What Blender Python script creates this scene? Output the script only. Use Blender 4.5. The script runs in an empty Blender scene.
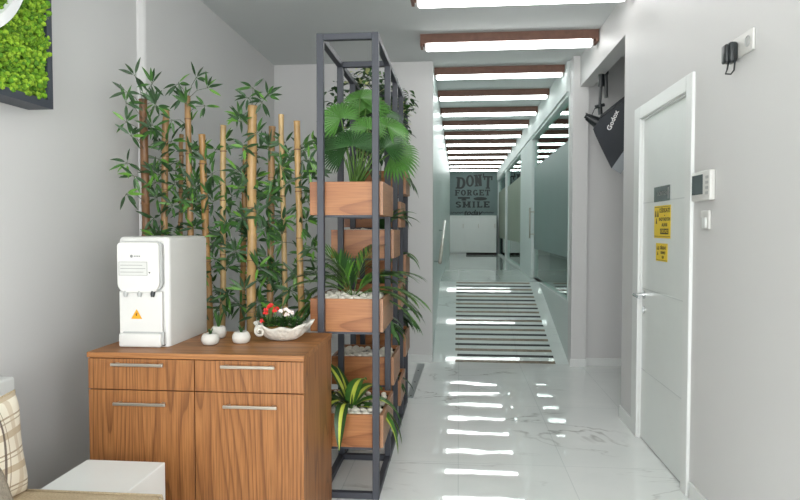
import bpy, bmesh, math, random
from mathutils import Vector, Matrix, Quaternion
C = bpy.context.scene.collection
R = random.Random(7)
PI = math.pi
V = Vector

# ------------------------------------------------------------------ materials
def new_mat(name):
    m = bpy.data.materials.new(name); m.use_nodes = True
    nt = m.node_tree; b = nt.nodes['Principled BSDF']
    return m, nt, b

def srgb(c):
    return tuple(((x/255)/12.92 if x/255 <= .04045 else ((x/255+.055)/1.055)**2.4) for x in c) + (1,)

def plain(name, rgb, rough=.5, metal=0, var=.06, scale=6, bump=0, bscale=60, coat=0, spec=.5, sheen=0, sub=0):
    """principled with a slight procedural variation of tone and an optional bump"""
    m, nt, b = new_mat(name); N, L = nt.nodes, nt.links
    tc = N.new('ShaderNodeTexCoord'); no = N.new('ShaderNodeTexNoise'); no.inputs['Scale'].default_value = scale
    no.inputs['Detail'].default_value = 4
    L.new(tc.outputs['Object'], no.inputs['Vector'])
    cr = N.new('ShaderNodeValToRGB'); c = srgb(rgb)
    cr.color_ramp.elements[0].position = .3; cr.color_ramp.elements[1].position = .7
    cr.color_ramp.elements[0].color = tuple(max(0, x*(1-var)) for x in c[:3])+(1,)
    cr.color_ramp.elements[1].color = tuple(min(1, x*(1+var)) for x in c[:3])+(1,)
    L.new(no.outputs['Fac'], cr.inputs['Fac']); L.new(cr.outputs['Color'], b.inputs['Base Color'])
    b.inputs['Roughness'].default_value = rough; b.inputs['Metallic'].default_value = metal
    b.inputs['Coat Weight'].default_value = coat; b.inputs['Specular IOR Level'].default_value = spec
    if sheen: b.inputs['Sheen Weight'].default_value = sheen
    if sub:
        b.inputs['Subsurface Weight'].default_value = sub; b.inputs['Subsurface Radius'].default_value = (.01, .01, .005)
    if bump:
        n2 = N.new('ShaderNodeTexNoise'); n2.inputs['Scale'].default_value = bscale; n2.inputs['Detail'].default_value = 5
        L.new(tc.outputs['Object'], n2.inputs['Vector'])
        bp = N.new('ShaderNodeBump'); bp.inputs['Strength'].default_value = bump; bp.inputs['Distance'].default_value = .01
        L.new(n2.outputs['Fac'], bp.inputs['Height']); L.new(bp.outputs['Normal'], b.inputs['Normal'])
    return m

def wood(name, dark, mid, light, axis='Z', rings=9, nscale=1.1, rough=.45, stretch=.14, fibre=1.0, offs=(0, 0, 0)):
    m, nt, b = new_mat(name); N, L = nt.nodes, nt.links
    tc = N.new('ShaderNodeTexCoord'); mp = N.new('ShaderNodeMapping')
    s = [2.6, 2.6, 2.6]; s['XYZ'.index(axis)] *= stretch
    mp.inputs['Scale'].default_value = s; mp.inputs['Location'].default_value = offs
    L.new(tc.outputs['Object'], mp.inputs['Vector'])
    no = N.new('ShaderNodeTexNoise'); no.inputs['Scale'].default_value = nscale; no.inputs['Detail'].default_value = 1.5; no.inputs['Roughness'].default_value = .4
    L.new(mp.outputs['Vector'], no.inputs['Vector'])
    mu = N.new('ShaderNodeMath'); mu.operation = 'MULTIPLY'; mu.inputs[1].default_value = rings
    fr = N.new('ShaderNodeMath'); fr.operation = 'FRACT'
    L.new(no.outputs['Fac'], mu.inputs[0]); L.new(mu.outputs[0], fr.inputs[0])
    cr = N.new('ShaderNodeValToRGB'); e = cr.color_ramp.elements
    e[0].position = 0; e[0].color = srgb(dark); e[1].position = .28; e[1].color = srgb(mid)
    x = e.new(.75); x.color = srgb(light); x = e.new(.97); x.color = srgb(mid); x = e.new(1.); x.color = srgb(dark)
    L.new(fr.outputs[0], cr.inputs['Fac'])
    mp2 = N.new('ShaderNodeMapping'); s2 = [170., 170., 170.]; s2['XYZ'.index(axis)] = 5.
    mp2.inputs['Scale'].default_value = s2; L.new(tc.outputs['Object'], mp2.inputs['Vector'])
    n2 = N.new('ShaderNodeTexNoise'); n2.inputs['Scale'].default_value = 1.; n2.inputs['Detail'].default_value = 3
    L.new(mp2.outputs['Vector'], n2.inputs['Vector'])
    c2 = N.new('ShaderNodeValToRGB'); c2.color_ramp.elements[0].position = .36; c2.color_ramp.elements[1].position = .6
    k = 1-.34*fibre
    c2.color_ramp.elements[0].color = (k, k*.97, k*.94, 1); c2.color_ramp.elements[1].color = (1, 1, 1, 1)
    L.new(n2.outputs['Fac'], c2.inputs['Fac'])
    mx = N.new('ShaderNodeMix'); mx.data_type = 'RGBA'; mx.blend_type = 'MULTIPLY'; mx.inputs['Factor'].default_value = 1
    L.new(cr.outputs['Color'], mx.inputs['A']); L.new(c2.outputs['Color'], mx.inputs['B'])
    L.new(mx.outputs['Result'], b.inputs['Base Color'])
    b.inputs['Roughness'].default_value = rough
    bp = N.new('ShaderNodeBump'); bp.inputs['Strength'].default_value = .12; bp.inputs['Distance'].default_value = .002
    L.new(n2.outputs['Fac'], bp.inputs['Height']); L.new(bp.outputs['Normal'], b.inputs['Normal'])
    return m

def marble(name, base, vein, rough=.035, veins=1.0, wob=.012, tile=(.6, 1.2), spec=.6):
    m, nt, b = new_mat(name); N, L = nt.nodes, nt.links
    tc = N.new('ShaderNodeTexCoord')
    def noise(sc, det=4, src=None, rough=.5, dist=0):
        n = N.new('ShaderNodeTexNoise'); n.inputs['Scale'].default_value = sc; n.inputs['Detail'].default_value = det
        n.inputs['Roughness'].default_value = rough; n.inputs['Distortion'].default_value = dist
        L.new(src or tc.outputs['Object'], n.inputs['Vector']); return n
    mpv = N.new('ShaderNodeMapping'); mpv.inputs['Rotation'].default_value = (0, 0, .5); mpv.inputs['Scale'].default_value = (.55, 1.5, 1)
    L.new(tc.outputs['Object'], mpv.inputs['Vector'])
    n1 = noise(.9, 6, mpv.outputs['Vector'], .55, .6)
    sb = N.new('ShaderNodeMath'); sb.operation = 'SUBTRACT'; sb.inputs[1].default_value = .5; L.new(n1.outputs['Fac'], sb.inputs[0])
    ab = N.new('ShaderNodeMath'); ab.operation = 'ABSOLUTE'; L.new(sb.outputs[0], ab.inputs[0])
    cr = N.new('ShaderNodeValToRGB'); cr.color_ramp.elements[0].position = 0; cr.color_ramp.elements[0].color = (1, 1, 1, 1)
    cr.color_ramp.elements[1].position = .007; cr.color_ramp.elements[1].color = (0, 0, 0, 1); L.new(ab.outputs[0], cr.inputs['Fac'])
    n2 = noise(1.3, 2); c2 = N.new('ShaderNodeValToRGB'); c2.color_ramp.elements[0].position = .47; c2.color_ramp.elements[1].position = .6
    L.new(n2.outputs['Fac'], c2.inputs['Fac'])
    mm = N.new('ShaderNodeMath'); mm.operation = 'MULTIPLY'; L.new(cr.outputs['Color'], mm.inputs[0]); L.new(c2.outputs['Color'], mm.inputs[1])
    ms = N.new('ShaderNodeMath'); ms.operation = 'MULTIPLY'; ms.inputs[1].default_value = .5*veins; L.new(mm.outputs[0], ms.inputs[0])
    mx = N.new('ShaderNodeMix'); mx.data_type = 'RGBA'; mx.inputs['A'].default_value = srgb(base); mx.inputs['B'].default_value = srgb(vein)
    L.new(ms.outputs[0], mx.inputs['Factor'])
    # soft clouding
    n3 = noise(1.1, 5, mpv.outputs['Vector'], .6, 1); c3 = N.new('ShaderNodeValToRGB'); c3.color_ramp.elements[0].position = .35; c3.color_ramp.elements[1].position = .6
    c3.color_ramp.elements[0].color = (.93, .94, .94, 1); c3.color_ramp.elements[1].color = (1, 1, 1, 1); L.new(n3.outputs['Fac'], c3.inputs['Fac'])
    m2 = N.new('ShaderNodeMix'); m2.data_type = 'RGBA'; m2.blend_type = 'MULTIPLY'; m2.inputs['Factor'].default_value = 1
    L.new(mx.outputs['Result'], m2.inputs['A']); L.new(c3.outputs['Color'], m2.inputs['B'])
    # grout
    bk = N.new('ShaderNodeTexBrick'); bk.offset = 0; bk.inputs['Scale'].default_value = 1
    bk.inputs['Brick Width'].default_value = tile[0]; bk.inputs['Row Height'].default_value = tile[1]; bk.inputs['Mortar Size'].default_value = .0022
    bk.inputs['Mortar Smooth'].default_value = 0
    bk.inputs['Color1'].default_value = bk.inputs['Color2'].default_value = (1, 1, 1, 1); bk.inputs['Mortar'].default_value = (.82, .84, .84, 1)
    L.new(tc.outputs['Object'], bk.inputs['Vector'])
    m3 = N.new('ShaderNodeMix'); m3.data_type = 'RGBA'; m3.blend_type = 'MULTIPLY'; m3.inputs['Factor'].default_value = 1
    L.new(m2.outputs['Result'], m3.inputs['A']); L.new(bk.outputs['Color'], m3.inputs['B']); L.new(m3.outputs['Result'], b.inputs['Base Color'])
    b.inputs['Roughness'].default_value = rough; b.inputs['Specular IOR Level'].default_value = spec
    n4 = noise(2.2, 2); bp = N.new('ShaderNodeBump'); bp.inputs['Strength'].default_value = 1; bp.inputs['Distance'].default_value = wob
    L.new(n4.outputs['Fac'], bp.inputs['Height']); L.new(bp.outputs['Normal'], b.inputs['Normal'])
    return m

def glass(name, tint=(.86, .95, .92), ior=1.5):
    m = bpy.data.materials.new(name); m.use_nodes = True; nt = m.node_tree; N, L = nt.nodes, nt.links
    N.remove(N['Principled BSDF']); out = N['Material Output']
    t = N.new('ShaderNodeBsdfTransparent'); t.inputs[0].default_value = tint+(1,)
    g = N.new('ShaderNodeBsdfGlossy'); g.inputs['Roughness'].default_value = .01; g.inputs['Color'].default_value = (.9, 1, .97, 1)
    f = N.new('ShaderNodeFresnel'); f.inputs['IOR'].default_value = ior
    mx = N.new('ShaderNodeMixShader'); L.new(f.outputs[0], mx.inputs[0]); L.new(t.outputs[0], mx.inputs[1]); L.new(g.outputs[0], mx.inputs[2])
    L.new(mx.outputs[0], out.inputs['Surface'])
    return m

def emit(name, col, s):
    m = bpy.data.materials.new(name); m.use_nodes = True; nt = m.node_tree; N, L = nt.nodes, nt.links
    N.remove(N['Principled BSDF']); e = N.new('ShaderNodeEmission'); e.inputs[0].default_value = col+(1,); e.inputs[1].default_value = s
    L.new(e.outputs[0], N['Material Output'].inputs['Surface']); return m

def plaid(name):
    m, nt, b = new_mat(name); N, L = nt.nodes, nt.links
    tc = N.new('ShaderNodeTexCoord'); sp = N.new('ShaderNodeSeparateXYZ'); L.new(tc.outputs['UV'], sp.inputs[0])
    base = N.new('ShaderNodeRGB'); base.outputs[0].default_value = srgb((226, 218, 200)); cur = base.outputs[0]
    def stripe(axis, freq, a, w, col, k):
        nonlocal cur
        mu = N.new('ShaderNodeMath'); mu.operation = 'MULTIPLY_ADD'; mu.inputs[1].default_value = freq; mu.inputs[2].default_value = a
        L.new(sp.outputs[axis], mu.inputs[0]); fr = N.new('ShaderNodeMath'); fr.operation = 'FRACT'; L.new(mu.outputs[0], fr.inputs[0])
        lt = N.new('ShaderNodeMath'); lt.operation = 'LESS_THAN'; lt.inputs[1].default_value = w; L.new(fr.outputs[0], lt.inputs[0])
        ml = N.new('ShaderNodeMath'); ml.operation = 'MULTIPLY'; ml.inputs[1].default_value = k; L.new(lt.outputs[0], ml.inputs[0])
        mx = N.new('ShaderNodeMix'); mx.data_type = 'RGBA'; mx.inputs['B'].default_value = srgb(col)
        L.new(ml.outputs[0], mx.inputs['Factor']); L.new(cur, mx.inputs['A']); cur = mx.outputs['Result']
    stripe(1, 3, .1, .2, (178, 158, 128), .75); stripe(1, 3, .55, .05, (150, 130, 105), .8); stripe(1, 3, .68, .04, (150, 130, 105), .7)
    stripe(0, 2.4, .2, .16, (190, 172, 145), .6); stripe(0, 2.4, .62, .07, (92, 78, 70), .9)
    stripe(0, 2.4, .47, .03, (150, 130, 105), .8)
    L.new(cur, b.inputs['Base Color']); b.inputs['Roughness'].default_value = .9
    wv = N.new('ShaderNodeTexNoise'); wv.inputs['Scale'].default_value = 300; L.new(tc.outputs['Object'], wv.inputs['Vector'])
    bp = N.new('ShaderNodeBump'); bp.inputs['Strength'].default_value = .3; bp.inputs['Distance'].default_value = .002
    L.new(wv.outputs['Fac'], bp.inputs['Height']); L.new(bp.outputs['Normal'], b.inputs['Normal'])
    return m

M = {}
M['wall'] = plain('painted_wall', (212, 212, 211), .5, var=.01, scale=1.2, bump=.03, bscale=90)
M['ceiling'] = plain('painted_ceiling', (206, 210, 209), .8, var=.01, scale=1)
M['floor'] = marble('white_marble_tile', (240, 243, 241), (96, 92, 84), .025, spec=.9, wob=.0009)
M['ramp'] = marble('ramp_marble_tile', (224, 232, 229), (110, 108, 100), .05, veins=.6, spec=.9, wob=.0012)
M['hallwall'] = plain('hall_wall_paint', (212, 220, 218), .6, var=.015, scale=1)
M['lacquer'] = plain('back_painted_glass', (214, 226, 223), .35, var=.03, scale=2, bump=.1, bscale=2.5)
M['endwall'] = plain('teal_grey_wall', (112, 130, 129), .6, var=.03)
M['blackletter'] = plain('black_vinyl', (34, 40, 40), .5)
M['trimwhite'] = plain('white_lacquer', (228, 231, 229), .3, var=.01)
M['doorwhite'] = plain('white_door_lacquer', (226, 231, 228), .28, var=.01)
M['groove'] = plain('groove_shade', (208, 213, 211), .5)
M['beamwood'] = plain('brown_laminate', (116, 82, 68), .5, var=.12, scale=25)
M['lamp'] = emit('led_tube', (1.0, 1.0, .985), 8.5)
M['halllamp'] = emit('cool_led_tube', (.93, 1.0, .98), 8.5)
M['lampcap'] = plain('lamp_cap', (225, 225, 225), .4)
M['oak'] = wood('oak_veneer', (126, 80, 42), (155, 102, 57), (166, 112, 64), 'Z', 24, 1.5, stretch=.085, offs=(3.1, 0, .2))
M['oak2'] = wood('oak_veneer_second_sheet', (126, 80, 42), (155, 102, 57), (166, 112, 64), 'Z', 24, 1.5, stretch=.085, offs=(9.6, 0, 1.2))
M['oaktop'] = wood('oak_worktop', (134, 86, 46), (160, 107, 60), (172, 118, 69), 'X', 14, 1.0)
M['planter'] = wood('cherry_board', (140, 86, 46), (164, 106, 60), (176, 118, 70), 'X', 9, 1.4, .42, fibre=.5)
M['planteredge'] = wood('cherry_side', (142, 98, 68), (160, 116, 84), (172, 128, 96), 'Y', 5, 1.4, .42, fibre=.6)
M['steel'] = plain('brushed_steel', (196, 192, 182), .32, .9, bump=.05, bscale=200)
M['chrome'] = plain('chrome', (215, 217, 218), .12, 1)
M['frame'] = plain('slate_grey_powder_coat', (60, 63, 71), .5, var=.04)
M['soil'] = plain('potting_soil', (70, 52, 40), .95, var=.4, scale=60, bump=1, bscale=80)
M['pebble'] = plain('white_pebble', (228, 223, 210), .55, var=.06, scale=20)
M['plastic'] = plain('white_plastic', (212, 212, 208), .35, var=.005, sub=.0)
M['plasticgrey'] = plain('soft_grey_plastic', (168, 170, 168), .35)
M['paper'] = plain('label_print', (200, 201, 197), .5)
M['inkgrey'] = plain('grey_print', (122, 124, 122), .5)
M['darkplastic'] = plain('black_plastic', (38, 42, 44), .35)
M['yellow'] = plain('yellow_sign', (236, 205, 40), .4, var=.02)
M['amber'] = plain('amber_sticker', (226, 160, 30), .4, var=.02)
M['signblack'] = plain('black_ink', (52, 36, 14), .5)
M['plate'] = plain('grey_plate', (98, 108, 106), .25)
M['screen'] = plain('grey_screen', (72, 82, 84), .15)
M['ceramic'] = plain('white_stoneware', (204, 202, 194), .5, bump=.3, bscale=35)
M['shell'] = plain('white_plaster', (206, 203, 193), .6, var=.3, scale=22, bump=1, bscale=45)
M['leafdark'] = plain('dark_green_leaf', (40, 72, 34), .42, var=.25, scale=20)
M['leafmid'] = plain('mid_green_leaf', (62, 106, 42), .42, var=.2, scale=20)
M['leafbright'] = plain('bright_green_leaf', (98, 148, 54), .42, var=.15, scale=20)
M['leafblue'] = plain('grey_green_leaf', (60, 92, 58), .45, var=.2, scale=20)
M['palm'] = plain('fan_palm_leaf', (74, 122, 50), .42, var=.2, scale=9)
M['palmdark'] = plain('dark_fan_palm_leaf', (44, 82, 38), .42, var=.25, scale=9)
M['stripe'] = plain('yellow_leaf_stripe', (196, 208, 84), .42, var=.1, scale=20)
M['cream'] = plain('cream_leaf_edge', (206, 212, 150), .45, var=.1)
M['stem'] = plain('green_stem', (92, 128, 60), .5)
M['twig'] = plain('dull_twig', (96, 108, 84), .7)
M['red'] = plain('red_petal', (214, 38, 34), .5, var=.15, scale=30)
M['petalwhite'] = plain('pale_pink_petal', (240, 226, 220), .5, var=.05)
M['mossgreen'] = plain('reindeer_moss', (112, 158, 34), .9, var=.45, scale=14, bump=1, bscale=130)
M['mossframe'] = plain('dark_frame', (58, 64, 74), .5)
M['logo'] = plain('white_logo', (232, 234, 234), .4)
M['linen'] = plain('beige_linen', (186, 168, 138), .95, var=.16, scale=160, bump=.5, bscale=220)
M['greige'] = plain('grey_beige_weave', (150, 140, 124), .95, var=.2, scale=150, bump=.6, bscale=200)
M['plaid'] = plaid('plaid_cotton')
M['softbox'] = plain('black_nylon', (50, 54, 60), .5, var=.06, scale=4, bump=.05, bscale=14)
M['silver'] = plain('silver_lip', (150, 156, 160), .4, .3)
M['film'] = plain('frosted_privacy_film', (126, 146, 142), .5, var=.04, scale=1.4)
M['filmgreen'] = plain('olive_privacy_film', (150, 160, 144), .6, var=.04, scale=2)
M['glass'] = glass('float_glass')
M['stripblack'] = plain('black_grip_strip', (30, 34, 34), .6)
M['stripbrown'] = plain('bronze_grip_strip', (118, 104, 82), .4, var=.35, scale=18)
M['floorplate'] = plain('grey_metal_plate', (140, 148, 148), .3, .4)
M['darkgap'] = plain('dark_plinth', (44, 34, 34), .7)
def cane(i, rgb): return plain('bamboo_cane_%d' % i, rgb, .4, var=.22, scale=9, bump=.1, bscale=40)
CANE = [cane(0, (122, 88, 58)), cane(1, (166, 130, 88)), cane(2, (188, 152, 100)), cane(3, (196, 166, 116)), cane(4, (170, 130, 78))]

# ------------------------------------------------------------------ builders
OFF = {}
class MB:
    def __init__(s): s.v = []; s.f = []; s.m = []; s.uv = None
    def add(s, vs, fs, mi=0):
        n = len(s.v); s.v += [tuple(p) for p in vs]
        for f in fs: s.f.append(tuple(n+i for i in f)); s.m.append(mi)
        return s
    def box(s, x0, x1, y0, y1, z0, z1, mi=0):
        x0, x1 = sorted((x0, x1)); y0, y1 = sorted((y0, y1)); z0, z1 = sorted((z0, z1))
        return s.add([(x0,y0,z0),(x1,y0,z0),(x1,y1,z0),(x0,y1,z0),(x0,y0,z1),(x1,y0,z1),(x1,y1,z1),(x0,y1,z1)],
              [(0,3,2,1),(4,5,6,7),(0,1,5,4),(1,2,6,5),(2,3,7,6),(3,0,4,7)], mi)
    def rbox(s, x0, x1, y0, y1, z0, z1, r=.004, seg=2, mi=0):
        """box with rounded edges"""
        bm = bmesh.new(); bmesh.ops.create_cube(bm, size=1)
        for v in bm.verts: v.co = V(((x0+x1)/2+v.co.x*(x1-x0), (y0+y1)/2+v.co.y*(y1-y0), (z0+z1)/2+v.co.z*(z1-z0)))
        r = min(r, .49*min(abs(x1-x0), abs(y1-y0), abs(z1-z0)))
        bmesh.ops.bevel(bm, geom=bm.edges[:], offset=r, segments=seg, profile=.5, affect='EDGES')
        return s.bm(bm, mi)
    def bm(s, bm, mi=0):
        bm.verts.index_update()
        s.add([v.co[:] for v in bm.verts], [[v.index for v in f.verts] for f in bm.faces], mi); bm.free(); return s
    def tube(s, pts, rad, n=8, mi=0, caps=True):
        pts = [V(p) for p in pts]
        if not hasattr(rad, '__len__'): rad = [rad]*len(pts)
        rings = []; prev = None
        for i, p in enumerate(pts):
            t = (pts[min(i+1, len(pts)-1)]-pts[max(i-1, 0)]).normalized()
            if prev is None:
                a = t.orthogonal().normalized()
            else:
                a = (prev-t*prev.dot(t)).normalized()
            prev = a; b = t.cross(a)
            rings.append([p+(a*math.cos(2*PI*k/n)+b*math.sin(2*PI*k/n))*rad[i] for k in range(n)])
        vs = [q for r_ in rings for q in r_]; fs = []
        for i in range(len(pts)-1):
            for k in range(n): fs.append((i*n+k, i*n+(k+1) % n, (i+1)*n+(k+1) % n, (i+1)*n+k))
        if caps: fs.append(tuple(range(n-1, -1, -1))); fs.append(tuple((len(pts)-1)*n+k for k in range(n)))
        return s.add(vs, fs, mi)
    def lathe(s, c, prof, n=24, mi=0):
        vs = []; fs = []
        for r_, z in prof:
            for k in range(n): vs.append((c[0]+r_*math.cos(2*PI*k/n), c[1]+r_*math.sin(2*PI*k/n), c[2]+z))
        for i in range(len(prof)-1):
            for k in range(n): fs.append((i*n+k, i*n+(k+1) % n, (i+1)*n+(k+1) % n, (i+1)*n+k))
        return s.add(vs, fs, mi)
    def prism(s, poly, axis, a0, a1, mi=0):
        """poly: 2D points in the other two axes (order kept), extruded along axis"""
        n = len(poly); vs = []
        for a in (a0, a1):
            for p, q in poly:
                vs.append({'X': (a, p, q), 'Y': (p, a, q), 'Z': (p, q, a)}[axis])
        fs = [tuple(range(n-1, -1, -1)), tuple(range(n, 2*n))]+[(k, (k+1) % n, n+(k+1) % n, n+k) for k in range(n)]
        return s.add(vs, fs, mi)
    def leaf(s, base, d, ln, w, droop=.3, nrm=None, mi=0, seg=6, fold=.25, mi2=None, edge=None, prof=.8, twist=0):
        """lanceolate leaf: a folded blade following an arching midrib"""
        d = V(d).normalized(); p = V(base); n_ = V(nrm) if nrm is not None else V((0, 0, 1))
        side = d.cross(n_)
        if side.length < .05: side = d.cross(V((1, .2, 0)))
        side.normalize(); vs = []; step = ln/seg; cur = d.copy()
        for i in range(seg+1):
            t = i/seg
            ww = w*.5*(math.sin(PI*min(1, t**prof*.98+.02)))**.8 if 0 < t < 1 else w*.03
            up = side.cross(cur).normalized()
            sd = side if not twist else (Quaternion(cur, twist*t) @ side)
            lift = ww*fold*2
            if mi2 is None: vs += [p-sd*ww+up*lift, p, p+sd*ww+up*lift]
            else: vs += [p-sd*ww+up*lift, p-sd*ww*.3+up*lift*.3, p+sd*ww*.3+up*lift*.3, p+sd*ww+up*lift]
            cur = (cur+V((0, 0, -1))*droop/seg*(1+t)).normalized(); p = p+cur*step
        k = 3 if mi2 is None else 4
        for j in range(k-1):
            m_ = mi if (mi2 is None or j != 1) else mi2
            s_f = [(i*k+j, i*k+j+1, (i+1)*k+j+1, (i+1)*k+j) for i in range(seg)]
            if j == 0: n0 = len(s.v); s.v += [tuple(q) for q in vs]
            for f in s_f: s.f.append(tuple(n0+i for i in f)); s.m.append(m_)
        return s
    def fan(s, hub, face, up, R_, n=22, spread=2.3, mi=0, cup=.25, droop=.25, cut=.6):
        """pleated fan-palm leaf: segments joined for the inner part, tips free"""
        hub = V(hub); face = V(face).normalized(); up = V(up); up = (up-face*up.dot(face)).normalized(); sd = up.cross(face).normalized()
        def pt(a, r, lift=0):
            q = hub+(up*math.cos(a)+sd*math.sin(a))*r+face*(lift-cup*(r/R_)**2*R_*.6)
            return q+V((0, 0, -1))*droop*R_*(r/R_)**2.5
        da = 2*spread/n
        for i in range(n):
            a = -spread+da*(i+.5); rr = R_*(1-.18*(abs(a)/spread)**2)*(1+R.uniform(-.05, .05))
            pl = R_*.035
            vs = [hub, pt(a-da/2, rr*cut, -pl*.3), pt(a, rr*cut, pl), pt(a+da/2, rr*cut, -pl*.3), pt(a-da*.28, rr*.85, 0), pt(a, rr*.86, pl), pt(a+da*.28, rr*.85, 0), pt(a+R.uniform(-.03, .03), rr)]
            s.add(vs, [(0, 1, 2), (0, 2, 3), (1, 4, 5, 2), (2, 5, 6, 3), (4, 7, 5), (5, 7, 6)], mi)
        return s
    def build(s, name, mats, parent=None, smooth=False, bevel=0, auto=None):
        off = OFF.get(parent.name, V((0, 0, 0))) if parent else V((0, 0, 0))
        me = bpy.data.meshes.new(name); me.from_pydata([tuple(V(p)-off) for p in s.v], [], s.f)
        if not isinstance(mats, (list, tuple)): mats = [mats]
        for m in mats: me.materials.append(m)
        if len(mats) > 1: me.polygons.foreach_set('material_index', s.m)
        if smooth: me.polygons.foreach_set('use_smooth', [True]*len(me.polygons))
        me.update()
        if s.uv:
            ul = me.uv_layers.new()
            for lp in me.loops: ul.data[lp.index].uv = s.uv[lp.vertex_index]
        o = bpy.data.objects.new(name, me); C.objects.link(o)
        if parent: o.parent = parent
        OFF[o.name] = off
        if bevel:
            b = o.modifiers.new('edge', 'BEVEL'); b.width = bevel; b.segments = 2; b.limit_method = 'ANGLE'
        if smooth and auto: 
            try: me.set_sharp_from_angle(angle=auto)
            except Exception: pass
        return o

def thing(name, loc, label, cat, group=None):
    o = bpy.data.objects.new(name, None); C.objects.link(o); o.location = loc; OFF[o.name] = V(loc)
    o.empty_display_size = .05
    o['label'] = label; o['category'] = cat
    if group: o['group'] = group
    return o
def tag(o, label, cat, group=None, recentre=True):
    o['label'] = label; o['category'] = cat
    if group: o['group'] = group
    return o
def struct(o): o['kind'] = 'structure'; return o
def moved(root, loc, k):
    """set a finished thing down at loc, at k times its size (baked into the meshes)"""
    root.location = loc
    def down(o):
        for c in o.children:
            if c.type == 'MESH': c.data.transform(Matrix.Diagonal((k, k, k, 1)))
            for md in c.modifiers:
                if md.type == 'SOLIDIFY': md.thickness *= k
            down(c)
    bpy.context.view_layer.update(); down(root)
def recentre(o):
    """origin to the base centre of a single mesh thing"""
    me = o.data; xs = [v.co for v in me.vertices]
    c = V(((min(p.x for p in xs)+max(p.x for p in xs))/2, (min(p.y for p in xs)+max(p.y for p in xs))/2, min(p.z for p in xs)))
    me.transform(Matrix.Translation(-c)); o.location = c; OFF[o.name] = c.copy(); return o

def text_mesh(txt, size, depth=.002, bold=0., align='CENTER', shear=0, sp=1.0):
    cu = bpy.data.curves.new('lettering', 'FONT'); cu.body = txt; cu.size = size; cu.extrude = depth; cu.offset = bold
    cu.align_x = align; cu.align_y = 'CENTER'; cu.shear = shear; cu.space_character = sp; cu.resolution_u = 3
    o = bpy.data.objects.new('lettering', cu); C.objects.link(o)
    me = bpy.data.meshes.new_from_object(o, depsgraph=bpy.context.evaluated_depsgraph_get())
    vs = [v.co.copy() for v in me.vertices]; fs = [tuple(p.vertices) for p in me.polygons]
    bpy.data.objects.remove(o); bpy.data.meshes.remove(me); bpy.data.curves.remove(cu)
    return vs, fs
def put_text(mb, txt, size, origin, ex, ey, wide=1., mi=0, **k):
    """lettering laid on the plane spanned by ex (reading direction) and ey (up)"""
    vs, fs = text_mesh(txt, size, **k); ex = V(ex).normalized(); ey = V(ey).normalized(); ez = ex.cross(ey)
    mb.add([V(origin)+ex*v.x*wide+ey*v.y+ez*v.z for v in vs], fs, mi); return mb

# ------------------------------------------------------------------ setting
CE = 3.0; XL = -1.91; XL2 = -1.872; XR = 1.155; YB = 6.3; HL = -.262; HR = 1.09; YE = 18.0; UP = .61; R0 = 6.33; R1 = 8.75
YF = -1.9
def st(name, *boxes, mat='wall', bevel=0):
    m = MB()
    for b in boxes: m.box(*b)
    return struct(m.build(name, M[mat], bevel=bevel))
st('floor', (XL-.1, 3.4, YF-.1, R0, -.1, 0), mat='floor')
st('ceiling', (XL-.1, 3.9, YF-.1, YE+.1, CE, CE+.1), mat='ceiling')
st('wall_left', (XL-.1, XL, YF, 3.62, 0, CE), (XL-.1, XL2, 3.66, YB, 0, CE))
m = MB(); m.prism([(XL-.1, 3.62), (XL, 3.62), (XL+.012, 3.624), (XL2-.006, 3.645), (XL2, 3.66), (XL-.1, 3.66)], 'Z', 0, CE); struct(m.build('trim_2', M['wall']))
st('wall_back_left', (XL-.1, HL, YB, YB+.12, 0, CE))
st('wall_right', (XR, XR+.12, .55, 3.31, 0, CE), (XR, XR+.12, YF, -1.6, 0, CE), (XR, XR+.12, -1.6, .55, 0, .7), (XR, XR+.12, -1.6, .55, 2.7, CE), (XR, XR+.12, 3.31, 4.17, 2.06, CE), (XR, XR+.12, 4.17, 4.59, 0, CE), (XR, XR+.12, 4.59, 6.24, 2.705, CE))
st('wall_recess_back', (1.23, 3.4, YB, YB+.1, 0, CE), mat='wall')
st('wall_recess_side', (3.4, 3.5, 4.4, YB+.1, 0, CE), (XR+.12, 3.5, 4.4, 4.5, 0, CE))
st('pillar', (HR, 1.235, 6.235, 6.42, 0, CE))
# front of the shop behind the camera: a wide window
st('wall_front', (XL, XR, YF-.1, YF, 0, .12), (XL, XR, YF-.1, YF, 2.85, CE), (XL, -1.75, YF-.1, YF, .12, 2.85), (1.0, XR, YF-.1, YF, .12, 2.85))
m = MB()
for x in (-1.75, -.375, .95): m.box(x, x+.05, YF-.08, YF-.03, .12, 2.85)
m.box(-1.75, 1.0, YF-.08, YF-.03, .12, .17); m.box(-1.75, 1.0, YF-.08, YF-.03, 2.8, 2.85)
struct(m.build('window_1', M['frame']))
m = MB(); m.box(XR+.03, XR+.08, -1.6, -1.55, .7, 2.7); m.box(XR+.03, XR+.08, .5, .55, .7, 2.7); m.box(XR+.03, XR+.08, -.55, -.5, .7, 2.7)  # side window added out of view to brighten the left wall
for z in (.7, 2.65): m.box(XR+.03, XR+.08, -1.55, .5, z, z+.05)
struct(m.build('window_5', M['trimwhite']))
# baseboards
st('baseboard_back', (XL2, HL-.001, YB-.012, YB, 0, .075), mat='trimwhite', bevel=.002)
st('baseboard_recess', (1.24, 3.4, YB-.012, YB, 0, .075), mat='trimwhite', bevel=.002)
st('baseboard_right', (XR-.012, XR, 4.27, 4.6, 0, .085), (XR-.012, XR+.1, 4.59, 4.602, 0, .085), (XR-.012, XR, YF, 3.22, 0, .085), mat='trimwhite', bevel=.002)
st('baseboard_pillar', (HR-.01, 1.245, 6.225, 6.235, 0, .075), mat='trimwhite', bevel=.002)
st('baseboard_left', (XL, XL+.012, YF, 3.6, 0, .085), mat='trimwhite', bevel=.002)
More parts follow.
